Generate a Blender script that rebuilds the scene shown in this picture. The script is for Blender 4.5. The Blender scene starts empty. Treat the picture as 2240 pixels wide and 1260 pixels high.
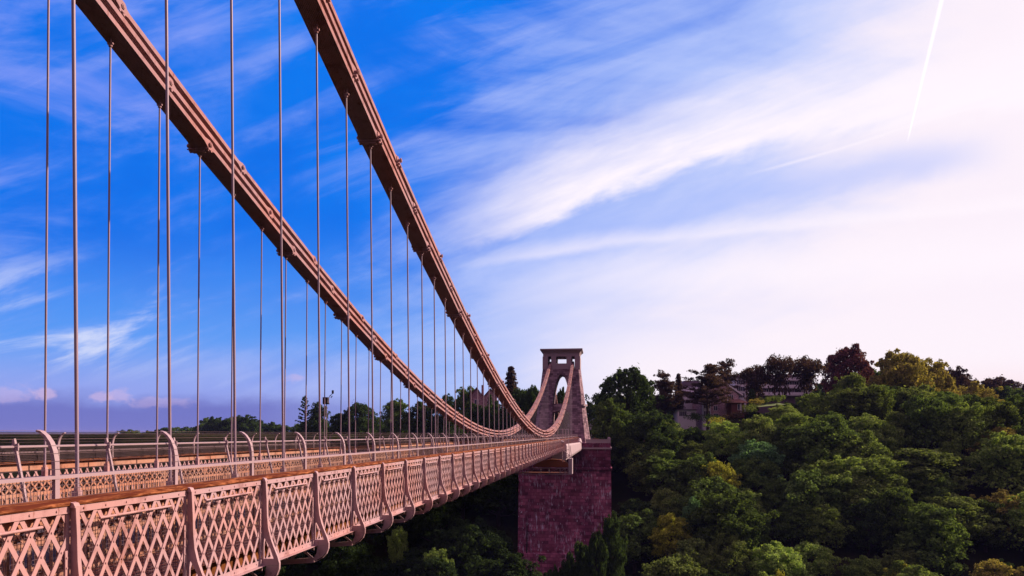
import bpy, math, random
from mathutils import Vector, Matrix
random.seed(7)
R = math.radians
S = bpy.context.scene
C = S.collection

# ------------------------------------------------------------------ camera
YAW = 0.119
FPX = 1648.0
cam = bpy.data.cameras.new("camera")
cam.sensor_width = 36
cam.lens = FPX / 2240 * 36
cam.shift_y = 320 / 2240
cam.clip_start = 0.1
cam.clip_end = 40000
cam_o = bpy.data.objects.new("camera", cam)
cam_o.rotation_euler = (R(90), 0, YAW)
C.objects.link(cam_o)
S.camera = cam_o
S.view_settings.view_transform = 'Standard'
S.view_settings.look = 'None'
S.view_settings.exposure = 0.5
S.view_settings.gamma = 1.0
S.view_settings.use_curve_mapping = False
FW = Vector((-math.sin(YAW), math.cos(YAW), 0))
RT = Vector((math.cos(YAW), math.sin(YAW), 0))

def at(px, py, dist):
    """world point seen at photo pixel (px,py) at forward distance dist (metres)"""
    return FW * dist + RT * (dist * (px - 1120) / FPX) + Vector((0, 0, dist * (950 - py) / FPX))

# ------------------------------------------------------------------ sun
SUN_AZ = 60.0     # degrees to the right of the bridge axis (+Y)
SUN_EL = 30.0
sd = Vector((math.sin(R(SUN_AZ)) * math.cos(R(SUN_EL)), math.cos(R(SUN_AZ)) * math.cos(R(SUN_EL)), math.sin(R(SUN_EL))))
sl = bpy.data.lights.new("sun", 'SUN')
sl.energy = 5.0
sl.angle = R(0.6)
sl.color = (1.0, 0.72, 0.58)
so = bpy.data.objects.new("sun", sl)
so.rotation_euler = sd.to_track_quat('Z', 'Y').to_euler()
so.location = (60, 30, 60)
C.objects.link(so)

# ------------------------------------------------------------------ node helpers
class NT:
    def __init__(s, tree):
        s.t = tree; s.n = tree.nodes; s.l = tree.links
    def node(s, typ, **kw):
        n = s.n.new(typ)
        for k, v in kw.items(): setattr(n, k, v)
        return n
    def put(s, sock, v):
        if v is None: return
        if isinstance(v, bpy.types.NodeSocket): s.l.new(v, sock)
        else:
            if isinstance(v, (tuple, list)) and sock.type == 'RGBA' and len(v) == 3: v = (*v, 1)
            sock.default_value = v
    def m(s, op, a, b=None, c=None, clamp=False):
        n = s.node('ShaderNodeMath', operation=op, use_clamp=clamp)
        s.put(n.inputs[0], a); s.put(n.inputs[1], b)
        if c is not None: s.put(n.inputs[2], c)
        return n.outputs[0]
    def ss(s, x, a, b, lo=0.0, hi=1.0):
        n = s.node('ShaderNodeMapRange', interpolation_type='SMOOTHSTEP')
        s.put(n.inputs['Value'], x); s.put(n.inputs['From Min'], a); s.put(n.inputs['From Max'], b)
        s.put(n.inputs['To Min'], lo); s.put(n.inputs['To Max'], hi)
        return n.outputs['Result']
    def mix(s, f, a, b, blend='MIX'):
        n = s.node('ShaderNodeMix', data_type='RGBA', blend_type=blend)
        s.put(n.inputs[0], f); s.put(n.inputs[6], a); s.put(n.inputs[7], b)
        return n.outputs[2]
    def xyz(s, x, y, z):
        n = s.node('ShaderNodeCombineXYZ')
        s.put(n.inputs[0], x); s.put(n.inputs[1], y); s.put(n.inputs[2], z)
        return n.outputs[0]
    def noise(s, vec, scale, detail=3, rough=.5, dist=0.0, out='Fac'):
        n = s.node('ShaderNodeTexNoise')
        s.put(n.inputs['Vector'], vec); n.inputs['Scale'].default_value = scale
        n.inputs['Detail'].default_value = detail; n.inputs['Roughness'].default_value = rough
        n.inputs['Distortion'].default_value = dist
        return n.outputs[out]
    def curve(s, x, pts, lo, hi):
        """piecewise curve through pts (x in lo..hi)"""
        xx = s.m('DIVIDE', s.m('SUBTRACT', x, lo), hi - lo, clamp=True)
        n = s.node('ShaderNodeFloatCurve')
        cm = n.mapping; c = cm.curves[0]
        q = [((p[0] - lo) / (hi - lo), p[1]) for p in pts]
        c.points[0].location = q[0]; c.points[1].location = q[-1]
        for p in q[1:-1]: c.points.new(*p)
        cm.update()
        s.put(n.inputs['Value'], xx)
        return n.outputs[0]

# ------------------------------------------------------------------ world
W = bpy.data.worlds.new("World"); S.world = W; W.use_nodes = True
w = NT(W.node_tree); w.n.clear()
tc = w.node('ShaderNodeTexCoord')
def dot(v):
    n = w.node('ShaderNodeVectorMath', operation='DOT_PRODUCT')
    w.l.new(tc.outputs['Generated'], n.inputs[0]); n.inputs[1].default_value = v
    return n.outputs['Value']
df = dot(tuple(FW)); dr = dot(tuple(RT)); dz = dot((0, 0, 1))
af = w.m('MAXIMUM', w.m('ABSOLUTE', df), 0.08)
u = w.m('DIVIDE', dr, af); v = w.m('DIVIDE', dz, af)
def cu(px): return (px - 1120) / FPX
def cv(py): return (950 - py) / FPX
p1 = w.xyz(u, w.m('MULTIPLY', v, 2.6), 0.0)
n1 = w.noise(p1, 2.2, 6, .6, .6)
# wisps drawn out along the band direction
ua = w.m('ADD', w.m('MULTIPLY', u, .93), w.m('MULTIPLY', v, .33))
va = w.m('SUBTRACT', w.m('MULTIPLY', v, .93), w.m('MULTIPLY', u, .33))
p2 = w.xyz(w.m('MULTIPLY', ua, 1.3), w.m('MULTIPLY', va, 7.0), 3.0)
n2 = w.noise(p2, 2.4, 6, .6, .5)
p3 = w.xyz(w.m('MULTIPLY', ua, 3.0), w.m('MULTIPLY', va, 22.0), 8.0)
n3 = w.noise(p3, 2.5, 5, .6, .3)
g = w.m('ADD', .56, w.m('MULTIPLY', u, 1.22))
g = w.m('SUBTRACT', g, w.m('MULTIPLY', v, .84))
g = w.m('ADD', g, w.m('MULTIPLY', w.m('SUBTRACT', n1, .5), .55))
g = w.m('ADD', g, w.m('MULTIPLY', w.m('SUBTRACT', n2, .5), w.m('ADD', .46, w.m('MULTIPLY', u, -.35))))
g = w.m('ADD', g, w.m('MULTIPLY', w.m('SUBTRACT', n3, .5), .10))
lowp = w.ss(v, .30, .06)
blue = w.mix(lowp, w.mix(n1, (0.0, 0.10, 0.74), (0.0, 0.26, 1.0)), (.13, .37, .95))
blue = w.mix(w.m('MULTIPLY', w.m('MULTIPLY', w.ss(n2, .42, .72), w.ss(n1, .38, .6)), .42), blue, (.42, .50, 1.0))
blue = w.mix(w.m('MULTIPLY', w.ss(v, .14, .045), w.ss(u, .0, -.25)), blue, (.30, .38, .88))
sky = w.mix(w.ss(g, .02, .62), blue, (.50, .60, 1.0))
sky = w.mix(w.ss(g, .46, .95), sky, (1.0, .90, .985))
sky = w.mix(w.m('MULTIPLY', w.m('MULTIPLY', w.ss(v, .24, .07), w.ss(u, -.10, .2)), .95), sky, (1.03, .93, 1.0))
sky = w.mix(w.m('MULTIPLY', w.m('MULTIPLY', w.ss(v, .11, .05), w.ss(u, .3, .72)), .6), sky, (1.0, .78, .82))
# band of cirrus
n4 = w.noise(w.xyz(w.m('MULTIPLY', ua, 4.0), w.m('MULTIPLY', va, 9.0), 1.0), 3.0, 5, .6, .4)
def band(pts, below, above, wob, strength, u0, u1, u2=None, u3=None):
    P = [(cu(x), cv(y)) for x, y in pts]
    vb = w.curve(u, P, P[0][0], P[-1][0])
    d = w.m('ADD', w.m('SUBTRACT', v, vb), w.m('MULTIPLY', w.m('SUBTRACT', n4, .5), wob))
    f = w.m('MULTIPLY', w.ss(d, -below, 0.002), w.ss(d, above, 0.0))
    f = w.m('MULTIPLY', f, w.ss(u, cu(u0), cu(u1)))
    if u2: f = w.m('MULTIPLY', f, w.ss(u, cu(u3), cu(u2)))
    return w.m('MULTIPLY', f, strength, clamp=True)
b1 = band([(900, 555), (1000, 532), (1100, 505), (1250, 440), (1400, 378), (1600, 318), (1800, 280), (2000, 250), (2240, 212)], .026, .13, .05, .95, 880, 1250)
b1 = w.m('MULTIPLY', b1, w.m('ADD', .10, w.m('ADD', w.m('MULTIPLY', n2, .85), w.m('MULTIPLY', n3, .75))), clamp=True)
b2 = band([(950, 588), (1150, 562), (1300, 540), (1500, 517), (1700, 500), (1900, 482), (2240, 452)], .010, .026, .016, .5, 900, 1250)
b3 = band([(1600, 392), (1700, 366), (1800, 338), (1900, 306), (2050, 258), (2240, 212)], .0032, .0045, .004, .55, 1600, 1760)
b4 = band([(900, 740), (1200, 640), (1500, 600), (1800, 590), (2240, 560)], .05, .06, .03, .6, 900, 1500)
blueband = band([(1000, 610), (1200, 560), (1400, 500), (1600, 440), (1800, 400), (2240, 330)], .035, .05, .03, .55, 1000, 1300, 2000, 2240)
sky = w.mix(blueband, sky, (.42, .53, 1.0))
for b in (b4, b2, b3, b1): sky = w.mix(b, sky, (1.05, .96, 1.03))
# vapour trail of an aeroplane
x0, y0, x1, y1 = cu(1983), cv(318), cu(2062), cv(-8)
L_ = math.hypot(x1 - x0, y1 - y0); tx, ty = (x1 - x0) / L_, (y1 - y0) / L_
al = w.m('ADD', w.m('MULTIPLY', w.m('SUBTRACT', u, x0), tx), w.m('MULTIPLY', w.m('SUBTRACT', v, y0), ty))
ac = w.m('ABSOLUTE', w.m('SUBTRACT', w.m('MULTIPLY', w.m('SUBTRACT', u, x0), ty), w.m('MULTIPLY', w.m('SUBTRACT', v, y0), tx)))
wd = w.m('ADD', .0014, w.m('MULTIPLY', al, .015))
tr = w.m('MULTIPLY', w.ss(w.m('DIVIDE', ac, wd), 1.0, .2), w.m('MULTIPLY', w.ss(al, 0.0, .02), w.ss(al, 2.0, 1.0)))
sky = w.mix(w.m('MULTIPLY', w.m('MULTIPLY', tr, .45), w.ss(df, 0, .1)), sky, (1.3, 1.25, 1.3))
# small evening cumulus and bank low on the left
nb = w.noise(w.xyz(w.m('MULTIPLY', u, 1.0), w.m('MULTIPLY', v, 2.2), 5.0), 9.0, 5, .55)
bank = w.m('MULTIPLY', w.ss(w.m('ADD', v, w.m('MULTIPLY', w.m('SUBTRACT', nb, .5), .05)), .062, .03), w.ss(u, -.05, -.38))
sky = w.mix(w.m('MULTIPLY', bank, .95), sky, (.15, .17, .56))
nb2 = w.noise(w.xyz(u, w.m('MULTIPLY', v, 1.8), 9.0), 26.0, 5, .6)
def puff(px, py, rx, ry, s_):
    a = w.m('DIVIDE', w.m('SUBTRACT', u, cu(px)), rx); b = w.m('DIVIDE', w.m('SUBTRACT', v, cv(py)), ry)
    d = w.m('SQRT', w.m('ADD', w.m('MULTIPLY', a, a), w.m('MULTIPLY', b, b)))
    d = w.m('ADD', d, w.m('MULTIPLY', w.m('SUBTRACT', nb2, .5), 3.4))
    return w.m('MULTIPLY', w.ss(d, 1.05, .25), s_)
for a in ((98, 861, .014, .011, .6), (212, 869, .018, .009, .5), (268, 868, .02, .011, .42), (350, 878, .06, .008, .3), (655, 826, .02, .008, .4), (20, 862, .04, .014, .35)):
    sky = w.mix(puff(*a), sky, (.72, .52, .78))
wl = w.m('MULTIPLY', w.ss(n2, .50, .68), w.m('MULTIPLY', w.ss(u, -.30, -.60), w.m('MULTIPLY', w.ss(v, .26, .15), w.ss(v, .06, .12))))
sky = w.mix(w.m('MULTIPLY', wl, .8), sky, (.78, .82, 1.0))
wl2 = w.m('MULTIPLY', w.ss(n1, .46, .66), w.m('MULTIPLY', w.ss(u, -.30, -.5), w.ss(v, .26, .36)))
sky = w.mix(w.m('MULTIPLY', wl2, .38), sky, (.42, .42, .98))
# overhead and behind: mauve evening sky
sky = w.mix(w.ss(v, .75, 1.6), sky, (.10, .09, .22))
sky = w.mix(w.ss(w.m('ABSOLUTE', u), .85, 1.5), sky, (.13, .09, .17))
back = w.mix(w.ss(dz, .25, .55), (.010, .007, .010), (.66, .38, .58))
sky = w.mix(w.ss(df, .12, -.12), sky, back)
sdn = dot(tuple(sd))
sky = w.mix(w.ss(sdn, .86, .99), sky, (1.8, 1.35, 1.3))
sky = w.mix(w.ss(dz, 0.0, -.08), sky, (.012, .012, .012))
nish = w.node('ShaderNodeTexSky', sky_type='NISHITA')
nish.sun_disc = False; nish.sun_elevation = R(SUN_EL); nish.sun_rotation = R(SUN_AZ)
bg = w.node('ShaderNodeBackground'); bg.inputs['Strength'].default_value = .0715
scl = w.mix(1.0, sky, (9.6, 9.6, 9.6), 'MULTIPLY')
w.l.new(w.mix(1.0, scl, w.mix(1.0, nish.outputs[0], (.03, .03, .03), 'MULTIPLY'), 'ADD'), bg.inputs['Color'])
out = w.node('ShaderNodeOutputWorld'); w.l.new(bg.outputs[0], out.inputs[0])

# ------------------------------------------------------------------ materials
def mat(name, color, rough=.6, metallic=0.0, var=.15, scale=3.0, fn=None, bump=0.0, bscale=20, spec=.5):
    m = bpy.data.materials.new(name); m.use_nodes = True
    t = NT(m.node_tree); t.n.clear()
    o = t.node('ShaderNodeOutputMaterial'); b = t.node('ShaderNodeBsdfPrincipled')
    b.inputs['Specular IOR Level'].default_value = spec
    b.inputs['Roughness'].default_value = rough; b.inputs['Metallic'].default_value = metallic
    t.l.new(b.outputs[0], o.inputs[0])
    tcn = t.node('ShaderNodeTexCoord'); geo = t.node('ShaderNodeNewGeometry')
    pos = geo.outputs['Position']
    n = t.noise(pos, scale, 5, .6)
    col = t.mix(n, tuple(c * (1 - var) for c in color), tuple(c * (1 + var) for c in color))
    if fn: col = fn(t, pos, col, b)
    t.put(b.inputs['Base Color'], col)
    if bump:
        bn = t.node('ShaderNodeBump'); bn.inputs['Strength'].default_value = bump
        bn.inputs['Distance'].default_value = .05
        t.l.new(t.noise(pos, bscale, 4), bn.inputs['Height']); t.l.new(bn.outputs[0], b.inputs['Normal'])
    return m
def f_rust(t, pos, col, b):
    st = t.node('ShaderNodeSeparateXYZ'); t.l.new(pos, st.inputs[0])
    vv = t.xyz(t.m('MULTIPLY', st.outputs[0], 6), t.m('MULTIPLY', st.outputs[1], 5), t.m('MULTIPLY', st.outputs[2], 1.0))
    r = t.noise(vv, 1.4, 6, .7)
    g1 = t.noise(pos, 2.2, 6, .7)
    g2 = t.noise(t.xyz(st.outputs[0], t.m('MULTIPLY', st.outputs[1], .35), t.m('MULTIPLY', st.outputs[2], .5)), 1.0, 3, .6)
    col = t.mix(t.ss(g2, .40, .65), col, t.mix(1.0, col, (1.08, .90, .80), 'MULTIPLY'))
    col = t.mix(t.ss(g1, .48, .75), col, t.mix(1.0, col, (.55, .46, .45), 'MULTIPLY'))
    return t.mix(t.m('MULTIPLY', t.ss(r, .57, .72), .85), col, (.20, .06, .025))
def f_wood(t, pos, col, b):
    st = t.node('ShaderNodeSeparateXYZ'); t.l.new(pos, st.inputs[0])
    vv = t.xyz(t.m('MULTIPLY', st.outputs[0], 14), t.m('MULTIPLY', st.outputs[1], 1.6), t.m('MULTIPLY', st.outputs[2], 14))
    r = t.noise(vv, 2.0, 6, .7, .5)
    r2 = t.noise(vv, .7, 3, .6)
    c2 = t.mix(t.ss(r, .38, .72), (.085, .02, .008), (.44, .17, .07))
    return t.mix(t.ss(r2, .50, .62), c2, (.10, .025, .012))
def f_masonry(bw, bh, mortar, mcol, streak=None, dark=0):
    def f(t, pos, col, b):
        st = t.node('ShaderNodeSeparateXYZ'); t.l.new(pos, st.inputs[0])
        h = t.m('ADD', st.outputs[0], st.outputs[1])
        br = t.node('ShaderNodeTexBrick')
        t.l.new(t.xyz(h, st.outputs[2], 0.0), br.inputs['Vector'])
        br.inputs['Scale'].default_value = 1.0
        br.inputs['Brick Width'].default_value = bw; br.inputs['Row Height'].default_value = bh
        br.inputs['Mortar Size'].default_value = mortar; br.inputs['Bias'].default_value = 0
        br.inputs['Mortar Smooth'].default_value = .3
        t.put(br.inputs['Color1'], (.45, .42, .45)); t.put(br.inputs['Color2'], (1.45, 1.4, 1.4)); t.put(br.inputs['Mortar'], mcol)
        c = t.mix(1.0, col, br.outputs['Color'], 'MULTIPLY')
        big = t.noise(t.xyz(t.m('MULTIPLY', h, .25), t.m('MULTIPLY', st.outputs[2], .12), 0.0), 1.0, 4, .6)
        c = t.mix(t.ss(big, .35, .7), c, t.mix(1.0, c, (.55, .5, .6), 'MULTIPLY'))
        if streak:
            s1 = t.noise(t.xyz(t.m('MULTIPLY', h, 2.0), t.m('MULTIPLY', st.outputs[2], .35), 2.0), 1.0, 5, .75)
            s2 = t.noise(t.xyz(t.m('MULTIPLY', h, .22), t.m('MULTIPLY', st.outputs[2], .16), 7.0), 1.0, 3, .5)
            c = t.mix(t.m('MULTIPLY', t.ss(s1, .51, .68), t.ss(s2, .42, .56)), c, streak)
            s3 = t.noise(t.xyz(t.m('MULTIPLY', h, 2.6), t.m('MULTIPLY', st.outputs[2], 1.0), 4.0), 1.0, 2, .5)
            c = t.mix(t.ss(s3, .66, .74), c, streak)
            c = t.mix(t.ss(t.m('ADD', st.outputs[2], t.m('MULTIPLY', big, 4.0)), -9.0, -6.5), c, t.mix(1.0, c, (.42, .36, .42), 'MULTIPLY'))  # upper part darkened by height: shade and grime put into the brick colour
        return c
    return f
def f_planks(t, pos, col, b):
    st = t.node('ShaderNodeSeparateXYZ'); t.l.new(pos, st.inputs[0])
    fr = t.m('FRACT', t.m('MULTIPLY', st.outputs[0], 6.5))
    g_ = t.ss(t.m('ABSOLUTE', t.m('SUBTRACT', fr, .5)), .44, .49)
    return t.mix(g_, col, (.012, .006, .006))
M = {}
M['paint'] = mat('pink grey bridge paint', (.45, .32, .345), .6, spec=.12, var=.10, scale=1.3, fn=f_rust)
M['topgrey'] = mat('grey deck plate paint', (.14, .10, .11), .8, spec=.08, var=.25, scale=2.0)
M['ochre'] = mat('warm girder paint', (.43, .255, .19), .7, spec=.06, var=.18, scale=1.6, fn=f_rust)
M['chain'] = mat('chain paint', (.38, .25, .268), .85, spec=.02, var=.14, scale=1.5, fn=f_rust)
M['rod'] = mat('rod paint', (.32, .25, .31), .45, spec=.3, var=.1)
M['wood'] = mat('weathered handrail timber', (.3, .15, .08), .85, spec=.05, fn=f_wood)
M['galv'] = mat('galvanised wire', (.13, .08, .09), .6, metallic=.1)
M['darkwire'] = mat('dark coated wire', (.05, .025, .03), .6)
M['post'] = mat('fence post paint', (.38, .29, .32), .5, spec=.2, var=.08)
M['deck'] = mat('deck planks', (.13, .05, .045), .85, spec=.1, var=.3, fn=f_planks)
M['road'] = mat('road asphalt', (.045, .035, .04), .9, var=.2, bump=.3)
M['stone'] = mat('tower stone', (.37, .28, .31), .85, spec=.1, var=.3, scale=.8, fn=f_masonry(1.1, .5, .035, (.5, .45, .45)), bump=.6, bscale=2.5)
M['ashlar'] = mat('dressed stone', (.34, .27, .29), .8, var=.12, scale=.7)
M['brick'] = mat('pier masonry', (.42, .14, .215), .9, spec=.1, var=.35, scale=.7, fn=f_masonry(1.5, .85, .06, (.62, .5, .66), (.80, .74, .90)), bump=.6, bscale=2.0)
M['sheet'] = mat('white sheeting', (.42, .34, .38), .6, var=.12, scale=1.2, bump=.5, bscale=2.0)
M['steel'] = mat('scaffold steel', (.46, .36, .40), .4, metallic=.1)
M['darkbox'] = mat('dark housing', (.03, .02, .025), .5)
M['redwall'] = mat('red brick wall', (.46, .29, .31), .85, var=.2, fn=f_masonry(.5, .18, .02, (.8, .8, .8)))
M['pinkwall'] = mat('pale pink brick wall', (.66, .48, .54), .85, spec=.1, var=.2, fn=f_masonry(.5, .18, .02, (.8, .8, .8)))
M['white'] = mat('white render', (.82, .80, .86), .7, spec=.1, var=.08)
M['slate'] = mat('slate roof', (.16, .12, .16), .7, var=.2)
M['tile'] = mat('clay tile roof', (.20, .10, .09), .9, spec=.1, var=.2)
M['glass'] = mat('window glass', (.05, .06, .09), .1)
M['orange'] = mat('timber cladding', (.34, .12, .06), .8)
M['cladding'] = mat('dark timber cladding', (.15, .06, .05), .9, spec=.1)
M['rustiron'] = mat('rusty joists', (.16, .06, .02), .9, spec=.05, var=.6, scale=5.0)
M['bark'] = mat('bark', (.05, .03, .03), .9, var=.3)
M['palebark'] = mat('pale bark', (.30, .24, .27), .9, var=.3)
def f_ground(t, pos, col, b):
    a = t.noise(pos, .05, 6, .6); c = t.noise(pos, .9, 4, .7)
    r = t.mix(t.ss(a, .4, .6), (.012, .016, .007), (.03, .035, .014))
    return t.mix(t.ss(c, .45, .7), r, (.02, .014, .01))
M['ground'] = mat('woodland floor', (.02, .02, .01), 1.0, spec=0.0, fn=f_ground)
M['field'] = mat('grass lawn', (.09, .16, .03), .9, var=.3)
def leafmat(name):
    m = bpy.data.materials.new(name); m.use_nodes = True
    t = NT(m.node_tree); t.n.clear()
    o = t.node('ShaderNodeOutputMaterial')
    oi = t.node('ShaderNodeObjectInfo'); geo = t.node('ShaderNodeNewGeometry')
    rnd = geo.outputs['Random Per Island']
    c = t.mix(1.0, oi.outputs['Color'], t.mix(rnd, (.55, .6, .5), (1.5, 1.42, 1.3)), 'MULTIPLY')
    n = t.noise(geo.outputs['Position'], .55, 3, .6)
    c = t.mix(1.0, c, t.mix(n, (.5, .55, .6), (1.5, 1.4, 1.2)), 'MULTIPLY')
    d = t.node('ShaderNodeBsdfDiffuse'); tr_ = t.node('ShaderNodeBsdfTranslucent')
    t.l.new(c, d.inputs[0]); t.l.new(t.mix(1.0, c, (1.3, 1.25, .6), 'MULTIPLY'), tr_.inputs[0])
    ms = t.node('ShaderNodeMixShader'); ms.inputs[0].default_value = .35
    t.l.new(d.outputs[0], ms.inputs[1]); t.l.new(tr_.outputs[0], ms.inputs[2]); t.l.new(ms.outputs[0], o.inputs[0])
    return m
M['leaf'] = leafmat('foliage')

# ------------------------------------------------------------------ mesh builder
class MB:
    def __init__(s): s.v = []; s.f = []; s.sm = []
    def add(s, vs, fs, smooth=False):
        o = len(s.v); s.v += [tuple(p) for p in vs]; s.f += [tuple(i + o for i in f) for f in fs]; s.sm += [smooth] * len(fs)
    def box(s, x0, x1, y0, y1, z0, z1):
        s.add([(x0, y0, z0), (x1, y0, z0), (x1, y1, z0), (x0, y1, z0), (x0, y0, z1), (x1, y0, z1), (x1, y1, z1), (x0, y1, z1)],
              [(0, 3, 2, 1), (4, 5, 6, 7), (0, 1, 5, 4), (1, 2, 6, 5), (2, 3, 7, 6), (3, 0, 4, 7)])
    def prism(s, poly, d, smooth=False):
        """poly: list of 3D points (planar), extruded by vector d"""
        n = len(poly); d = Vector(d)
        P = [Vector(p) for p in poly]
        s.add(P + [p + d for p in P], [tuple(range(n))[::-1], tuple(range(n, 2 * n))] + [(i, (i + 1) % n, n + (i + 1) % n, n + i) for i in range(n)], smooth)
    def bar(s, a, b, w_, t_, up=(1, 0, 0)):
        """rectangular bar a->b, w_ across, t_ along 'up'"""
        a = Vector(a); b = Vector(b); d = (b - a).normalized(); up = Vector(up)
        side = d.cross(up)
        if side.length < 1e-5: side = d.cross(Vector((0, 1, 0)))
        side.normalize(); up = side.cross(d).normalized()
        q = [side * (w_ / 2) + up * (t_ / 2), side * (-w_ / 2) + up * (t_ / 2), side * (-w_ / 2) - up * (t_ / 2), side * (w_ / 2) - up * (t_ / 2)]
        s.add([a + k for k in q] + [b + k for k in q], [(0, 1, 2, 3), (7, 6, 5, 4), (0, 4, 5, 1), (1, 5, 6, 2), (2, 6, 7, 3), (3, 7, 4, 0)])
    def tube(s, pts, r, n=8, cap=True):
        P = [Vector(p) for p in pts]; rr = r if isinstance(r, (list, tuple)) else [r] * len(P)
        vs = []; prev = None
        for i, p in enumerate(P):
            d = (P[min(i + 1, len(P) - 1)] - P[max(i - 1, 0)]).normalized()
            a = prev if prev else (Vector((1, 0, 0)) if abs(d.x) < .9 else Vector((0, 1, 0)))
            a = (a - d * a.dot(d)).normalized(); prev = a; b = d.cross(a)
            for k in range(n):
                t = 2 * math.pi * k / n
                vs.append(p + (a * math.cos(t) + b * math.sin(t)) * rr[i])
        fs = [(i * n + k, i * n + (k + 1) % n, (i + 1) * n + (k + 1) % n, (i + 1) * n + k) for i in range(len(P) - 1) for k in range(n)]
        o = len(s.v); s.add(vs, fs, True)
        if cap: 
            s.add([vs[k] for k in range(n)], [tuple(range(n))[::-1]]); s.add([vs[-n + k] for k in range(n)], [tuple(range(n))])
    def mesh(s, name, m):
        me = bpy.data.meshes.new(name); me.from_pydata(s.v, [], s.f)
        me.polygons.foreach_set('use_smooth', s.sm); me.materials.append(m if not isinstance(m, str) else M[m]); me.update()
        return me
    def obj(s, name, m, parent=None, loc=None): return link(name, s.mesh(name, m), parent, loc)
def link(name, me, parent=None, loc=None):
    o = bpy.data.objects.new(name, me)
    if loc is not None: o.location = loc
    C.objects.link(o)
    if parent: o.parent = parent
    return o
def thing(name, label, cat, loc=(0, 0, 0), group=None):
    o = bpy.data.objects.new(name, None); o.location = loc; o.empty_display_size = .2; C.objects.link(o)
    o['label'] = label; o['category'] = cat
    if group: o['group'] = group
    return o
ONES = 'first second third fourth fifth sixth seventh eighth ninth tenth eleventh twelfth thirteenth fourteenth fifteenth sixteenth seventeenth eighteenth nineteenth'.split()
TENS = {2: 'twenty', 3: 'thirty', 4: 'forty', 5: 'fifty', 6: 'sixty', 7: 'seventy', 8: 'eighty', 9: 'ninety'}
def ordw(n):
    if n < 20: return ONES[n - 1]
    t_, o_ = divmod(n, 10)
    return TENS[t_][:-1] + 'ieth' if o_ == 0 else TENS[t_] + '-' + ONES[o_ - 1]

# ------------------------------------------------------------------ bridge parameters
SP = 2.44
Y0 = 10.4                       # station 0
def ST(k): return Y0 + SP * k
K0, K1 = -4, 76                 # stations of the deck
XC = -10.97                     # bridge axis
XR = 3.19                       # rods from the axis
XP = 4.92                       # outer parapet plane from the axis
YM = 101.45
def chz(Y): return -.556 + 20.6 * ((Y - YM) / 107.) ** 2
YT = 208.4                      # tower centre
ZF = -1.99                      # footway
ZG = -1.08                      # main girder top
YA, YB = ST(K0), ST(K1)
SIDES = [(1, 'near'), (-1, 'far')]   # +1 = towards the camera

# ---- terrain
def smooth(a, b, x):
    t = max(0, min(1, (x - a) / (b - a))); return t * t * (3 - 2 * t)
def ground(X, Y):
    if Y < 40:
        return -2.0 + (-76) * smooth(1.5, 42, Y) if Y > 1.5 else -2.0
    z = -78
    if Y > 85:
        z = -78 + 78 * min(1, (Y - 85) / 160.) ** 1.15
    # ridge climbs to the right
    z += smooth(20, 110, X) * smooth(190, 270, Y) * 9
    # ground drops away to the left, down to a wide valley
    z -= smooth(-70, -330, -0 + X if False else X) * 0
    z -= (1 - smooth(-330, -60, X)) * smooth(250, 420, Y) * 26
    # unseen spur added past the right edge to keep sun off the gorge foot
    sp_ = smooth(150, 200, X) * smooth(70, 140, Y) * (1 - smooth(232, 275, Y))
    if Y > 60: z = z * (1 - sp_) + 46 * sp_
    # notch in front of the pier
    z -= math.exp(-(((X + 9) / 20.) ** 2 + ((Y - 190) / 22.) ** 2) * 1.0) * 16
    if Y > 900: z = z * (1 - smooth(900, 2500, Y)) + (-70) * smooth(900, 2500, Y)
    if Y > 2600:
        z += smooth(2600, 6500, Y) * (58 + 22 * math.sin(X * .0011 + 1) + 12 * math.sin(X * .0031)) + 6 * math.sin(X * .011)
    return z
def axis_pts(lims):
    r = []
    for a, b, n in lims: r += [a + (b - a) * i / n for i in range(n)]
    return r + [lims[-1][1]]
xs = axis_pts([(-9000, -2000, 28), (-2000, -400, 40), (-400, 300, 100), (300, 1500, 20), (1500, 9000, 12)])
ys = axis_pts([(-300, 0, 6), (0, 50, 25), (50, 300, 70), (300, 1000, 40), (1000, 9000, 50), (9000, 16000, 5)])
gb = MB()
gb.add([(x, y, ground(x, y)) for y in ys for x in xs],
       [(j * len(xs) + i, j * len(xs) + i + 1, (j + 1) * len(xs) + i + 1, (j + 1) * len(xs) + i) for j in range(len(ys) - 1) for i in range(len(xs) - 1)], True)
g_o = gb.obj('ground', 'ground'); g_o['kind'] = 'structure'

# ---- chains
NB = 13
def link_mesh(a, b, name, nut_side):
    """one link: parallel eye bars from joint a to joint b (Y,Z), centred on x=0"""
    m = MB(); ax, az = a; bx, bz = b
    L = math.hypot(bx - ax, bz - az); dy, dz_ = (bx - ax) / L, (bz - az) / L
    ny, nz = -dz_, dy
    prof = []
    h = .076; e = .165
    # outline with swollen eyes
    def P(t, s_): return (ax + dy * t + ny * s_, az + dz_ * t + nz * s_)
    for t, s_ in ((-.17, 0), (-.13, .11), (-.05, .155), (.06, .155), (.17, .12), (.34, h), (L - .34, h), (L - .17, .12), (L - .06, .155), (L + .05, .155), (L + .13, .11), (L + .17, 0),
                  (L + .13, -.11), (L + .05, -.155), (L - .06, -.155), (L - .17, -.12), (L - .34, -h), (.34, -h), (.17, -.12), (.06, -.155), (-.05, -.155), (-.13, -.11)):
        prof.append(P(t, s_))
    for k in range(NB):
        x = nut_side * (-.03) - .33 + .66 * (k + .5) / NB
        m.prism([(x - .0165, y, z) for y, z in prof], (.033, 0, 0))
    return m.mesh(name, 'chain')
def pin_mesh():
    m = MB()
    m.tube([(-.45, 0, 0), (.43, 0, 0)], .052, 8)
    for sx in (-1, 1):
        m.tube([(sx * .37, 0, 0), (sx * .415, 0, 0)], .088, 6)
        for dy, dz_ in ((.0, .24), (0, -.24)):
            pass
    return m.mesh('pin', 'chain')
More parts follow.
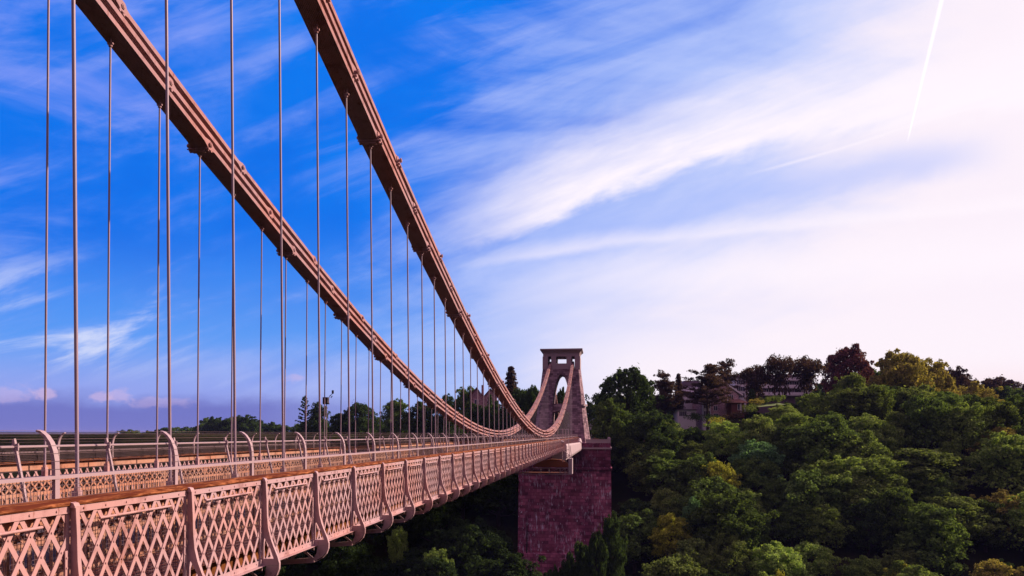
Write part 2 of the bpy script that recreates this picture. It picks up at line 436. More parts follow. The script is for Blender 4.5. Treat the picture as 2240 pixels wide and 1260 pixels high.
PIN = pin_mesh()
def hanger_mesh():
    m = MB()
    m.box(-.22, .22, -.07, .07, -.27, -.15)
    m.box(-.36, .33, -.03, .03, -.22, -.12); m.box(-.33, .30, -.11, .11, -.19, -.15)
    m.tube([(-.38, .09, -.2), (.38, .09, -.2)], .022, 6); m.tube([(-.38, -.09, -.2), (.38, -.09, -.2)], .022, 6)
    for yy in (.09, -.09): m.tube([(.35, yy, -.2), (.40, yy, -.2)], .045, 6)
    return m.mesh('hanger_strap', 'chain')
HANG = hanger_mesh()
def mx(side, Z): return XC + side * (XR - .008 * (Z + 2.2))
for side, nm in SIDES:
    ch = thing('suspension_chain', ('nearer, right hand' if side == 1 else 'farther, left hand') + ' triple chain of flat iron links sweeping down to midspan', 'chain', (XC + side * XR, 0, 0), 'the two suspension chains')
    ch.location = (XC + side * XR, 0, 0)
    for tier in range(3):
        # bottom tier joints on stations 0 mod 3, top tier 1 mod 3, middle 2 mod 3
        off = {0: 0, 1: 2, 2: 1}[tier]
        dzt = .22 + .365 * tier
        js = [k for k in range(-8, 82) if k % 3 == off]
        pts = [(ST(k), chz(ST(k)) + dzt) for k in js if -6 < ST(k) < 201]
        pts.append((YT - 1.2, chz(YT - 3) + dzt)) if pts[-1][0] < YT - 4 else None
        pts += [(YT + 1.2, chz(YT - 3) + dzt)]
        q = pts[-1]
        for i in range(1, 7): pts.append((q[0] + 7.3 * i, q[1] - 3.2 * i))
        for i in range(len(pts) - 1):
            a, b = pts[i], pts[i + 1]
            l = link('chain_link', link_mesh((0, 0), (b[0] - a[0], b[1] - a[1]), 'chain_link', side), ch, (-side * .008 * (a[1] + 2.2), a[0], a[1]))
            # neighbouring links interleave: alternate links sit half a bar aside
            l.scale = (1 if i % 2 else 1.05, 1, 1)
            if a[0] < 205:
                p_ = link('pin', PIN, l)
                sl_ = math.atan2(b[1] - a[1], b[0] - a[0]); p_.rotation_euler = (sl_, 0, 0)
            if a[0] < 120 and i > 0:
                h_ = link('hanger_strap', HANG, l)
                h_.rotation_euler = (math.atan2(b[1] - a[1], b[0] - a[0]), 0, 0)

# ---- suspension rods
def rod_mesh():
    m = MB(); m.tube([(0, 0, 0), (0, 0, 1)], .027, 10); return m.mesh('rod', 'rod')
def collar_mesh():
    m = MB(); m.tube([(0, 0, -.06), (0, 0, .0)], .055, 8); m.tube([(0, 0, 0), (0, 0, .03)], .042, 8)
    m.tube([(-.085, 0, .035), (.085, 0, .035)], .032, 8)
    m.box(-.035, -.018, -.03, .03, .03, .20); m.box(.018, .035, -.03, .03, .03, .20)
    return m.mesh('collar', 'chain')
def socket_mesh():
    m = MB(); m.box(-.055, .055, -.05, .05, 0, .24); m.tube([(0, 0, .24), (0, 0, .30)], .045, 8); return m.mesh('socket', 'paint')
RM, CM, SM = rod_mesh(), collar_mesh(), socket_mesh()
for side, nm in SIDES:
    cnt = 0
    for k in range(0 if side == 1 else 2, 78):
        Y = ST(k); zt = chz(Y) - .02
        if Y > 201: continue
        x0 = XC + side * XR; x1 = mx(side, zt)
        cnt += 1
        zt -= .10
        r = thing('suspension_rod', f'thin upright iron rod, {ordw(cnt)} from left in the {"front" if side == 1 else "back"} row of rods', 'rod', (x0, Y, ZG), ('front' if side == 1 else 'back') + ' row of suspension rods')
        a = link('rod', RM, r); Lr = zt - ZG
        tilt = math.atan2(x1 - x0, Lr)
        a.rotation_euler = (0, tilt, 0); a.scale = (1, 1, max(.15, Lr))
        c = link('collar', CM, r, (x1 - x0, 0, Lr))
        link('socket', SM, r)

# ---- outer parapets: lattice panels, brackets, chords, handrail
ZT_, ZB_ = -.815, -2.335
def lattice_mesh(rivets):
    m = MB(); n = 8; px = SP / n; z1, z0 = ZT_ - .03, ZB_ + .03; H = z1 - z0; rows = 6
    for dirn in (1, -1):
        for i in range(-rows, n + rows):
            ya = (i + .5) * px; yb = ya + dirn * rows * px / 2
            # clip to the panel
            t0, t1 = 0.0, 1.0
            for lo, hi in ((0.02, SP - .02),):
                d = yb - ya
                ta, tb = (lo - ya) / d, (hi - ya) / d
                if ta > tb: ta, tb = tb, ta
                t0 = max(t0, ta); t1 = min(t1, tb)
            if t1 - t0 < .03: continue
            xo = .012 if dirn == 1 else -.002
            m.bar((xo, ya + (yb - ya) * t0, z0 + H * t0), (xo, ya + (yb - ya) * t1, z0 + H * t1), .060, .011)
    if rivets:
        for r_ in range(0, rows + 1):
            for i in range(n + 1):
                y = (i + .5 + (.5 if r_ % 2 else 0)) * px
                if .06 < y < SP - .06 and 0 < r_ < rows:
                    m.tube([(.017, y, z0 + H * r_ / rows), (.027, y, z0 + H * r_ / rows)], .013, 6)
    return m.mesh('lattice_panel', 'paint')
def light_mesh():
    m = MB(); m.tube([(.05, .45, ZT_ - .19), (.05, 1.95, ZT_ - .19)], .017, 8)
    for y in (.5, 1.2, 1.9): m.box(.012, .045, y - .012, y + .012, ZT_ - .20, ZT_ - .18)
    return m.mesh('light_tube', 'paint')
def bracket_mesh():
    """rib plate standing outside the lattice, flaring into the rounded end of the cross girder"""
    m = MB()
    out_ = [(.085, -.84), (.10, -1.15), (.108, -1.45), (.13, -1.68), (.175, -1.86), (.24, -2.03), (.30, -2.17), (.335, -2.29), (.33, -2.40), (.285, -2.51), (.20, -2.60), (.08, -2.665), (-.05, -2.70)]
    t = .03
    # web, with a triangular opening low down
    for i in range(3):
        (xa, za), (xb, zb) = out_[i], out_[i + 1]
        m.prism([(0.02, -t / 2, za), (xa, -t / 2, za), (xb, -t / 2, zb), (0.02, -t / 2, zb)], (0, t, 0))
    m.prism([(.02, -t / 2, -1.68), (.13, -t / 2, -1.68), (.175, -t / 2, -1.86), (.02, -t / 2, -1.86)], (0, t, 0))
    m.prism([(.02, -t / 2, -1.86), (.055, -t / 2, -1.86), (.055, -t / 2, -2.22), (.02, -t / 2, -2.22)], (0, t, 0))
    m.prism([(.075, -t / 2, -1.86), (.175, -t / 2, -1.86), (.24, -t / 2, -2.03), (.17, -t / 2, -2.03)], (0, t, 0))
    m.prism([(.17, -t / 2, -2.03), (.24, -t / 2, -2.03), (.30, -t / 2, -2.17), (.325, -t / 2, -2.22), (.24, -t / 2, -2.22)], (0, t, 0))
    m.prism([(.02, -t / 2, -2.22), (.325, -t / 2, -2.22), (.335, -t / 2, -2.30), (.335, -t / 2, -2.34), (.02, -t / 2, -2.34)], (0, t, 0))
    # flange following the curve
    for i in range(len(out_) - 1):
        (xa, za), (xb, zb) = out_[i], out_[i + 1]
        m.prism([(xa, -.03, za), (xa + .014, -.03, za), (xb + .014, -.03, zb - .004), (xb, -.03, zb - .004)], (0, .06, 0))
    # rounded head
    m.prism([(.0, -.045, -.84), (.0, -.045, -.80), (.04, -.045, -.775), (.08, -.045, -.785), (.098, -.045, -.82), (.099, -.045, -.84)], (0, .09, 0))
    # inner stiffener strip
    m.box(-.015, .018, -.075, -.025, -2.33, -.86)
    m.box(.019, .035, -.115, -.072, -2.30, -1.32)
    for i in range(8): 
        z = -1.40 - i * .115
        m.tube([(.034, -.094, z), (.044, -.094, z)], .011, 6)
    return m.mesh('bracket', 'paint')
def post_mesh():
    m = MB()
    pth = [(.0, -.76), (0, -.45), (-.005, -.30), (-.026, -.19), (-.066, -.09), (-.125, -.012), (-.19, .038), (-.24, .052)]
    wdt = [.048, .046, .046, .044, .040, .034, .028, .022]
    for i in range(len(pth) - 1):
        (xa, za), (xb, zb) = pth[i], pth[i + 1]
        d = Vector((xb - xa, 0, zb - za)).normalized(); n = Vector((-d.z, 0, d.x))
        pa, pb = wdt[i], wdt[i + 1]
        m.prism([(xa + n.x * 0, -.037, za), (xa + n.x * pa, -.037, za + n.z * pa), (xb + n.x * pb, -.037, zb + n.z * pb), (xb, -.037, zb)], (0, .074, 0))
    return m.mesh('fence_post', 'post')
def wiremesh_mesh(z0, z1, xoff, step, dv, name, r=.0022):
    m = MB(); n = int(SP / step)
    for i in range(n):
        y = (i + .5) * step; m.bar((xoff, y, z0), (xoff, y, z1), 2 * r, 2 * r)
    z = z0
    while z < z1:
        m.bar((xoff + .004, 0, z), (xoff + .004, SP, z), 2 * r, 2 * r); z += dv
    return m.mesh(name, 'galv')
LAT, LATN, BRK, PST, LGT = lattice_mesh(True), lattice_mesh(False), bracket_mesh(), post_mesh(), light_mesh()
WM1 = wiremesh_mesh(-.74, -.50, -.19, .05, .05, 'wire_mesh')
WM2 = wiremesh_mesh(-2.02, -.84, -.10, .05, .05, 'wire_mesh')
def wires_mesh():
    m = MB()
    for x, z in ((-.16, -.40), (-.165, -.31), (-.18, -.22), (-.21, -.13), (-.26, -.055), (-.32, .005), (-.375, .04)):
        m.bar((x, 0, z), (x, SP, z), .0032, .0032)
    return m.mesh('tension_wires', 'galv')
WIRES = wires_mesh()
for side, nm in SIDES:
    px = XC + side * XP
    par = thing('lattice_parapet', ('parapet of crossed pink iron bars under a rusty timber handrail on the near edge' if side == 1 else 'far outer parapet of crossed iron bars, glimpsed beyond the roadway'), 'parapet', (px, 0, 0), 'lattice parapets along the bridge edges')
    par.scale = (side, 1, 1)
    for k in range(K0, K1):
        link('lattice_panel', LAT if (side == 1 and k < 12) else LATN, par, (0, ST(k), 0))
        if side == 1: link('light_tube', LGT, par, (0, ST(k), 0))
        link('bracket', BRK, par, (0, ST(k), 0))
    link('bracket', BRK, par, (0, ST(K1), 0))
    m = MB()
    m.box(.013, .027, YA, YB, ZT_ - .085, ZT_ - .0); m.box(-.05, .013, YA, YB, ZT_ - .012, ZT_)
    for k in range(K0, 20):
        for i in range(6): m.tube([(.026, ST(k) + .2 + i * .4, ZT_ - .045), (.037, ST(k) + .2 + i * .4, ZT_ - .045)], .014, 6)
    m.obj('top_chord', 'paint', par)
    m = MB()
    m.box(.014, .028, YA, YB, ZB_, ZB_ + .095); m.box(-.08, .0135, YA, YB, ZB_ + .001, ZB_ + .013)
    m.box(.028, .10, YA, YB, ZB_ - .012, ZB_ - .002)
    for k in range(K0, 20):
        for i in range(6): m.tube([(.027, ST(k) + .2 + i * .4, ZB_ + .05), (.038, ST(k) + .2 + i * .4, ZB_ + .05)], .014, 6)
    m.obj('bottom_chord', 'paint', par)
    m = MB()
    prof = [(.045, -.812), (.052, -.795), (.04, -.775), (.0, -.755), (-.06, -.742), (-.15, -.738), (-.19, -.748), (-.19, -.80), (-.10, -.812)]
    Y = YA
    while Y < YB:
        e = min(YB, Y + 3 * SP)
        m.prism([(x, Y + .004, z) for x, z in prof], (0, e - Y - .008, 0)); Y = e
    m.obj('handrail', 'wood', par)
    m = MB(); m.box(-.075, -.06, YA, YB, -1.0, -.812); m.obj('inner_band', 'ochre', par)
    fen = thing('wire_fence', ('tall wire fence with inward curling posts along the near handrail' if side == 1 else 'wire fence with curling posts along the far handrail, seen across the road'), 'fence', (px, 0, 0), 'wire fences above the two handrails')
    fen.scale = (side, 1, 1)
    for k in range(K0, K1 + 1):
        link('fence_post', PST, fen, (-.165, ST(k) + .02, 0))
        if k < K1:
            if k < 30: link('wire_mesh', WM1, fen, (0, ST(k), 0))
            link('tension_wires', WIRES, fen, (0, ST(k), 0))
    m = MB(); m.box(-.205, -.16, YA, YB, -.515, -.475); m.obj('rail', 'post', fen)
    if side == 1:
        sc = thing('mesh_screen', 'fine square wire mesh behind the crossed bars of the near parapet', 'screen', (px, 0, 0))
        for k in range(K0, 25): link('wire_mesh', WM2, sc, (0, ST(k), 0))
    else:
        sc = thing('mesh_screen', 'fine dark wire mesh above the handrail on the far edge of the bridge', 'screen', (px, 0, 0)); sc.scale = (-1, 1, 1)
        WM3 = wiremesh_mesh(-.74, -.42, -.24, .05, .045, 'wire_mesh', .0035); WM3.materials.clear(); WM3.materials.append(M['darkwire'])
        for k in range(K0, K1): link('wire_mesh', WM3, sc, (0, ST(k), 0))

# ---- main girders with flat tops
def girder_mesh():
    m = MB(); n = 9; p = SP / n
    for sx in (-1, 1):
        x = sx * .27
        m.box(x - .012, x + .012, 0, SP, ZG - .10, ZG - .02)
        m.box(x - .012, x + .012, 0, SP, ZG - .42, ZG - .34)
        m.box(x - .012, x + .012, 0, SP, ZF - .25, ZF - .02 + .12)
        m.box(x - .02, x + .02, -.05, .05, ZF - .2, ZG - .02)
        for i in range(n):
            for d in (0, 1):
                a, b = (i * p, (i + 1) * p) if d == 0 else ((i + 1) * p, i * p)
                m.bar((x + .002 * (d * 2 - 1), a, ZG - .36), (x + .002 * (d * 2 - 1), b, ZG - .08), .045, .012)
        for i in range(n * 2):
            m.bar((x, (i + .5) * p / 2, ZF + .08), (x, (i + .5) * p / 2, ZG - .38), .05, .012)
    return m.mesh('girder_panel', 'ochre')
GM = girder_mesh()
for side, nm in SIDES:
    gd = thing('main_girder', ('flat topped iron girder the front row of rods stands on' if side == 1 else 'flat topped iron girder with small crosses carrying the back row of rods'), 'girder', (XC + side * XR, 0, 0), 'girders between footways and roadway')
    for k in range(K0, K1): link('girder_panel', GM, gd, (0, ST(k), 0))
    m = MB(); m.box(-.33, .33, YA, YB, ZG - .018, ZG); m.obj('top_plate', 'topgrey', gd)
# leaning guard posts along the carriageway
gp = thing('guard_rail', 'pale guard rail on leaning posts along the roadway between the two rows of rods', 'railing', (XC + 1.3, 0, 0))
m = MB(); m.bar((0, -.03, 0), (-.42, 0, 1.86), .045, .045, (0, 1, 0)); m.box(-.45, -.33, -.012, .012, 1.66, 1.78)
LP = m.mesh('leaning_post', 'post')
for k in range(K0, K1): link('leaning_post', LP, gp, (0, ST(k) + 1.5, -1.94))
m = MB(); m.tube([(-.40, YA, -.22), (-.40, YB, -.22)], .024, 8); m.obj('rail', 'post', gp)

# ---- deck with cross girders
dk = thing('bridge_deck', 'long level deck of the bridge on fish bellied cross girders with open webs', 'bridge deck', (XC, 0, 0))
m = MB(); m.box(-2.8, 2.8, YA, YB, -2.10, -1.96); m.obj('roadway', 'road', dk)
for side in (1, -1):
    m = MB(); m.box(*sorted((side * 3.5, side * 4.80)), YA, YB, ZF - .06, ZF); m.obj('footway', 'deck', dk)
def crossg():
    m = MB(); hw = 4.94; n = 40
    def zb(x): 
        t = abs(x) / hw
        return -2.70 - .22 * (1 - t * t)
    for i in range(n):
        xa, xb = -hw + 2 * hw * i / n, -hw + 2 * hw * (i + 1) / n
        m.prism([(xa, -.05, zb(xa)), (xb, -.05, zb(xb)), (xb, -.05, zb(xb) + .015), (xa, -.05, zb(xa) + .015)], (0, .1, 0))
        m.prism([(xa, -.012, zb(xa) + .012), (xb, -.012, zb(xb) + .012), (xb, -.012, zb(xb) + .10), (xa, -.012, zb(xa) + .10)], (0, .02, 0))
    m.box(-hw, hw, -.05, .05, -2.36, -2.345); m.box(-hw, hw, -.012, .008, -2.44, -2.36)
    N = 36
    for i in range(N):
        xa, xb = -hw + 2 * hw * i / N, -hw + 2 * hw * (i + 1) / N
        if i % 2: m.bar((xa, -.01, -2.42), (xb, -.01, zb(xb) + .06), .05, .012, (0, 1, 0))
        else: m.bar((xa, -.005, zb(xa) + .06), (xb, -.005, -2.42), .05, .012, (0, 1, 0))
    for sx in (-1, 1):   # solid rounded ends
        m.prism([(sx * 5.02, -.014, -2.35), (sx * 5.25, -.014, -2.35), (sx * 5.24, -.014, -2.42), (sx * 5.19, -.014, -2.50), (sx * 5.10, -.014, -2.59), (sx * 4.98, -.014, -2.655), (sx * 4.92, -.014, -2.64), (sx * 5.0, -.014, -2.5)], (0, .024, 0))
        for xx, zz in ((5.12, -2.45), (4.98, -2.55), (4.7, -2.66), (4.2, -2.69), (3.7, -2.72)):
            m.tube([(sx * xx, -.014, zz), (sx * xx, -.026, zz)], .016, 6)
    return m.mesh('cross_girder', 'paint')
CGM = crossg()
for k in range(K0, K1 + 1): link('cross_girder', CGM, dk, (0, ST(k), 0))
m = MB()
for x in (-4.5, -3.9, -2.6, -1.3, 0, 1.3, 2.6, 3.9, 4.5): m.box(x - .06, x + .06, YA, YB, -2.345, -2.10)
m.obj('joists', 'rustiron', dk)
m = MB(); 
for x in (3.7, 4.35): m.box(x - .08, x + .08, YA, YB, -2.099, ZF - .061)
m.obj('bearer', 'rustiron', dk)

# ------------------------------------------------------------------ tower
tw = thing('stone_tower', 'tall tapering stone tower with a pointed arch and flared cornice carrying the chains', 'tower', (XC, YT, -2.3))
m = MB()
def loft(secs, mb, caps=True):
    n = len(secs[0]); o = []
    vs = [p for s_ in secs for p in s_]
    fs = [(i * n + k, i * n + (k + 1) % n, (i + 1) * n + (k + 1) % n, (i + 1) * n + k) for i in range(len(secs) - 1) for k in range(n)]
    if caps: fs += [tuple(range(n))[::-1], tuple(range((len(secs) - 1) * n, len(secs) * n))]
    mb.add(vs, fs)
def lerp(a, b, t): return a + (b - a) * t
ZTOP = 17.7
def tsec(z, sx):
    t = (z + 2.3) / (ZTOP + 2.3)
    Wd = lerp(7.9, 5.12, t ** .9); a = lerp(6.55, 4.65, t ** .9); d = lerp(5.4, 4.3, t); c = lerp(2.2, .9, t)
    # pointed parabolic opening, apex 16.2
    if z < 6: o_ = lerp(2.55, 2.35, (z + 2.3) / 8.3)
    elif z < 16.2: o_ = 2.35 * math.sqrt(max(0, 1 - ((z - 6) / 10.2) ** 1.9))
    else: o_ = 0
    pts = [(-o_, -d), (-o_, d), (-a, d), (-Wd, d - c), (-Wd, -(d - c)), (-a, -d)]
    pts = [(x * -sx, y, z + 2.3) for x, y in pts]
    return pts if sx > 0 else pts[::-1]
zz = [-2.3, 0, 3, 6, 8, 9.5, 11, 12.5, 13.7, 14.6, 15.3, 15.8, 16.1, 16.2, 17, 17.7]
for sx in (1, -1):
    loft([tsec(z, sx) for z in zz], m)
m.obj('tower_body', 'stone', tw)
m = MB()   # transom across the arch, slightly cambered soffit
for i in range(8):
    xa, xb = -2.42 + 4.84 * i / 8, -2.42 + 4.84 * (i + 1) / 8
    za = 8.7 - .5 * (xa / 2.42) ** 2; zb = 8.7 - .5 * (xb / 2.42) ** 2
    m.prism([(xa, -3.9, za), (xb, -3.9, zb), (xb, -3.9, 10.6), (xa, -3.9, 10.6)], (0, 7.8, 0))
m.obj('transom', 'stone', tw)
m = MB()
zo = 2.3; D = 4.25
for xa, xb in ((-5.08, -3.62), (-2.75, -1.38), (1.38, 2.75), (3.62, 5.08)): m.box(xa, xb, -D, D, ZTOP + zo + .003, 21.1 + zo)
for xa, xb in ((-3.62, -2.75), (2.75, 3.62)): m.box(xa, xb, -D + .03, D - .03, ZTOP + zo + .003, 18.1 + zo - .3)
m.box(-1.38, 1.38, -D + .003, D - .003, ZTOP + zo + .003, 19.2 + zo)
m.obj('attic_block', 'ashlar', tw)
m = MB()
m.box(-4.95, 4.95, -D + .06, D - .06, 21.1 + zo, 21.9 + zo)
def rect(hx, hy, z): return [(-hx, -hy, z + zo), (hx, -hy, z + zo), (hx, hy, z + zo), (-hx, hy, z + zo)]
loft([rect(4.96, D - .05, 21.9), rect(5.1, D + .1, 22.2), rect(5.4, D + .4, 22.6), rect(5.72, D + .7, 22.78), rect(5.72, D + .7, 23.15)], m)
m.obj('cornice', 'ashlar', tw)
m = MB()
for sx in (-1, 1):
    z = 9.9
    m.prism([(sx * 5.62, -5.02, z), (sx * 6.1, -5.02, z), (sx * 7.05, -3.3, z), (sx * 6.75, -3.1, z)], (0, 0, .5))
m.obj('string_course', 'ashlar', tw)

# ------------------------------------------------------------------ pier / abutment
pr = thing('masonry_pier', 'huge dark red masonry pier with pale streaks under the stone tower', 'pier', (-9.8, 198, -50))
m = MB(); z = 50
def psec(hx, yf, zz_): return [(-hx, yf, zz_ + z), (hx, yf, zz_ + z), (hx, 34, zz_ + z), (-hx, 34, zz_ + z)]
loft([psec(13.1, -.9, -60), psec(12.75, -.75, -31.6), psec(12.7, -.7, -31.4), psec(12.3, -.25, -31.2), psec(12.12, 0, -9.4)], m)
loft([psec(12.4, -.22, -9.398), psec(12.4, -.22, -8.9), psec(12.05, .02, -8.7), psec(12.0, .05, -3.9)], m)
m.obj('shaft', 'brick', pr)
m = MB(); m.prism([(-10.1, -.48, 17.5), (-9.8, -.48, 17.5), (-9.7, -.48, 24.5), (-9.9, -.48, 27), (-10.0, -.48, 24)], (0, .25, 0)); m.obj('crack', 'darkbox', pr)
m = MB(); m.box(-12.3, 12.3, -.25, 34, 46.1, 46.55); m.obj('ledge', 'ashlar', pr)
m = MB(); m.box(-12.0, 12.0, 0.03, 34, 46.55, 47.7); m.obj('platform', 'brick', pr)
m = MB()
m.box(5.6, 11.2, .1, .55, 47.7, 48.55); m.box(5.5, 11.2, .04, .61, 48.55, 48.72)
m.box(11.2, 12.0, .0, .8, 47.7, 48.9); loft([[(11.15, -.05, 48.9), (12.05, -.05, 48.9), (12.05, .85, 48.9), (11.15, .85, 48.9)], [(11.4, .2, 49.3), (11.8, .2, 49.3), (11.8, .6, 49.3), (11.4, .6, 49.3)]], m)
m.box(11.4, 11.85, .8, 30, 47.7, 48.55)
m.box(-12, -5.6, .1, .55, 47.7, 48.55)
m.obj('parapet_wall', 'ashlar', pr)

# ---- end of the deck wrapped in white sheeting, and the maintenance gantry
ye0, ye1 = 121.0, 197.9
sh = thing('wrapped_deck_end', 'pale sheeting wrapped round the end of the deck against the pier', 'sheeting', (XC, 184, -2))
m = MB(); n = 60
for i in range(n):
    ya, yb = ye0 + (ye1 - ye0) * i / n - 184, ye0 + (ye1 - ye0) * (i + 1) / n - 184
    def sec(y):
        k = .06 * math.sin(y * .9) + .04 * math.sin(y * 2.3); q = (y + 63) / 77.; ox = .28 * q
        return [(5.28 + ox + k, y, .45 - .5 * q), (5.36 + ox + k, y, .1 - .4 * q), (5.38 + ox + k * 1.4, y, -1.7), (5.2 + ox + k, y, -2.15), (3.0, y, -2.2), (3.0, y, -.75)]
    a, b = sec(ya), sec(yb)
    m.add(a + b, [(q, (q + 1) % 6, 6 + (q + 1) % 6, 6 + q) for q in range(6)])
    if i == 0: m.add(a, [tuple(range(6))])
    if i == n - 1: m.add(b, [tuple(range(6))])
m.obj('side_sheet', 'sheet', sh)
m = MB()
loft([[(5.3 + .5 * math.cos(t) , y, -.1 + .9 * abs(math.sin(t)) * s_) for t in [j * math.pi / 7 for j in range(8)]] for y, s_ in ((6.5, .4), (8, 1.1), (10, 1.3), (12, .9), (13.8, .3))], m)
m.obj('top_bundle', 'sheet', sh)

ga = thing('maintenance_gantry', 'pale steel scaffold tower and hanging cradle slung beneath the far end of the deck', 'gantry', (0, 0, 0))
Yg = 112.0
def GP(px, py, Y=Yg):   # point on the plane Y = const through a photo pixel
    uu = (px - 1120) / FPX; c, s_ = math.cos(YAW), math.sin(YAW)
    X = Y * (uu * c - s_) / (c + uu * s_); yr = -X * s_ + Y * c
    return Vector((X, Y, (950 - py) * yr / FPX))
m = MB()
def fr(pts, r=.07):
    for a, b in pts: m.tube([a, b], r * .62, 6)
for Yy in (Yg, Yg + 1.4):
    A = lambda x, y: GP(x, y, Yy)
    fr([(A(1229, 984), A(1231, 1010)), (A(1243, 955), A(1247, 1010)), (A(1231, 984), A(1246, 996)), (A(1231, 1008), A(1246, 996)), (A(1230, 984), A(1246, 984)), (A(1231, 996), A(1247, 996))])
    fr([(A(1220, 939), A(1243, 939)), (A(1220, 939), A(1220, 966)), (A(1231, 939), A(1231, 966)), (A(1243, 939), A(1243, 966)), (A(1220, 952), A(1243, 952)), (A(1237, 939), A(1237, 966))], .06)
    fr([(A(1247, 975), A(1251, 1005)), (A(1251, 1005), A(1250, 1036))])
for x, y in ((1220, 939), (1243, 939), (1229, 984), (1247, 996)): fr([(GP(x, y, Yg), GP(x, y, Yg + 1.4))])
m.obj('access_tower', 'steel', ga)
m = MB()
for Yy, r in ((Yg - .5, .07), (Yg + 2.2, .06)):
    A = lambda x, y: GP(x, y, Yy)
    fr([(A(1134, 1024), A(1247, 1024)), (A(1124, 1034), A(1249, 1035)), (A(1128, 1037), A(1249, 1038))], r)
    for x in (1143, 1183, 1201, 1225, 1236, 1246): fr([(A(x, 1024), A(x, 1037))], r)
    for x0, x1 in ((1143, 1183), (1201, 1225), (1225, 1236), (1236, 1246)): fr([(A(x0, 1034), A(x1, 1024))], .04)
m.obj('hanging_cradle', 'steel', ga)
m = MB()
a0, a1 = GP(1128, 1034, Yg - .4), GP(1248, 1034, Yg - .4)
m.box(a0.x, a1.x, Yg - .4, Yg + 2.1, a0.z - .08, a0.z)
m.obj('cradle_floor', 'orange', ga)
m = MB()
c_ = [GP(x, y, Yg + 1) for x, y in ((1165, 1021), (1180, 1010), (1205, 1004), (1225, 1005), (1240, 1011), (1247, 1022))]
m.prism([tuple(p) for p in c_], (0, .8, 0)); m.obj('tarpaulin', 'orange', ga)
m = MB()
m.box(GP(1244, 1030).x, GP(1252, 1030).x, Yg - .6, Yg + 2.2, GP(1250, 1037).z, GP(1250, 1003).z); m.obj('end_sheet', 'sheet', ga)
m = MB(); cc = GP(1224, 964, Yg)
m.tube([cc + Vector((-.4, 0, .3)), cc + Vector((-.15, 0, .05)), cc + Vector((.3, 0, -.2)), cc + Vector((.7, 0, -.22))], [.18, .28, .24, .1], 10); m.obj('canvas_roll', 'sheet', ga)

# ---- camera pole with floodlight and wind gauge
Yp = 78.0
c0 = GP(714, 950, Yp)
cp = thing('camera_pole', 'slim pole with a dark camera box and small wind gauge rising between the rods', 'pole', (c0.x, Yp, -1.95))
def loc(px, py): q = GP(px, py, Yp); return (q.x - c0.x, 0, q.z + 1.95)
m = MB(); m.tube([(0, 0, 0), loc(714.5, 878)], .045, 8); m.tube([loc(714.5, 885), loc(721, 868), loc(726, 862)], .022, 6); m.obj('pole', 'post', cp)
m = MB(); a, b = loc(707.5, 882), loc(718, 869); m.box(a[0], b[0], -.25, .25, a[2], b[2]); m.box(a[0] - .03, b[0] + .1, -.12, .12, a[2] - .12, a[2] + .02); m.obj('camera_box', 'darkbox', cp)
m = MB(); m.tube([loc(720, 867), loc(729, 860)], .03, 6); m.box(loc(726, 864)[0], loc(730, 864)[0], -.05, .05, loc(0, 866)[2], loc(0, 859)[2]); m.tube([loc(727, 866), loc(724, 870)], .05, 6); m.obj('wind_gauge', 'darkbox', cp)

# ------------------------------------------------------------------ trees
def blob_leaves(mb, c, rad, n, size, flat=1.0, rnd=random, shell=.75):
    c = Vector(c)
    for _ in range(n):
        while True:
            d = Vector((rnd.gauss(0, 1), rnd.gauss(0, 1), rnd.gauss(0, 1)))
            if d.length > .1: break
        d.normalize()
        if d.z < -.35 and rnd.random() < .7: d.z = -d.z
        rr = rad * (shell + (1 - shell) * 1.35 * rnd.random()) * (1.28 if rnd.random() < .12 else 1)
        p = c + Vector((d.x * rr, d.y * rr, d.z * rr * flat))
        nrm = (d + Vector((rnd.gauss(0, .55), rnd.gauss(0, .55), rnd.gauss(0, .55) + .25))).normalized()
        a = nrm.orthogonal().normalized(); b = nrm.cross(a)
        t = rnd.random() * 6.28; a, b = a * math.cos(t) + b * math.sin(t), b * math.cos(t) - a * math.sin(t)
        s1 = size * rnd.uniform(.6, 1.4); s2 = s1 * rnd.uniform(.45, .75)
        o = len(mb.v)
        mb.v += [tuple(p + a * s1), tuple(p + b * s2), tuple(p - a * s1), tuple(p - b * s2 + nrm * s1 * .25)]
        mb.f.append((o, o + 1, o + 2, o + 3)); mb.sm.append(False)
def broadleaf(seed, h=1.0, lobes=34, leaves=260, wide=.36, size=.017, low=.28):
    """unit tree, height 1"""
    rd = random.Random(seed); cr = MB(); tr_ = MB()
    tr_.tube([(0, 0, -.12), (.005, 0, .2), (.0, .01, .45), (.01, 0, .72)], [.03, .024, .017, .006], 7)
    for i in range(lobes):
        t = (i + .5) / lobes; ang = i * 2.399 + rd.uniform(-.4, .4)
        z = low + (.93 - low) * t
        prof = math.sin(math.pi * min(1, (.16 + .80 * t))) ** .62
        r = wide * prof * rd.uniform(.62, 1.05)
        rad = rd.uniform(.085, .15) * (1.1 - .35 * t)
        z += rd.uniform(-.05, .05)
        c = (r * math.cos(ang), r * math.sin(ang), z)
        tr_.tube([(0, 0, max(.15, z - .18)), (c[0] * .5, c[1] * .5, z - .08), (c[0] * .9, c[1] * .9, z)], [.011, .007, .003], 5, False)
        blob_leaves(cr, c, rad, leaves, size, .9, rd)
        for _ in range(3):
            q = (c[0] + rd.gauss(0, rad * .9), c[1] + rd.gauss(0, rad * .9), c[2] + rd.uniform(-.2, .9) * rad)
            blob_leaves(cr, q, rad * .45, int(leaves * .22), size, .8, rd)
    blob_leaves(cr, (0, 0, .62), wide * .62, 500, size * 1.6, 1.1, rd, .5)
    return cr.mesh('crown', 'leaf'), tr_.mesh('trunk', 'bark')
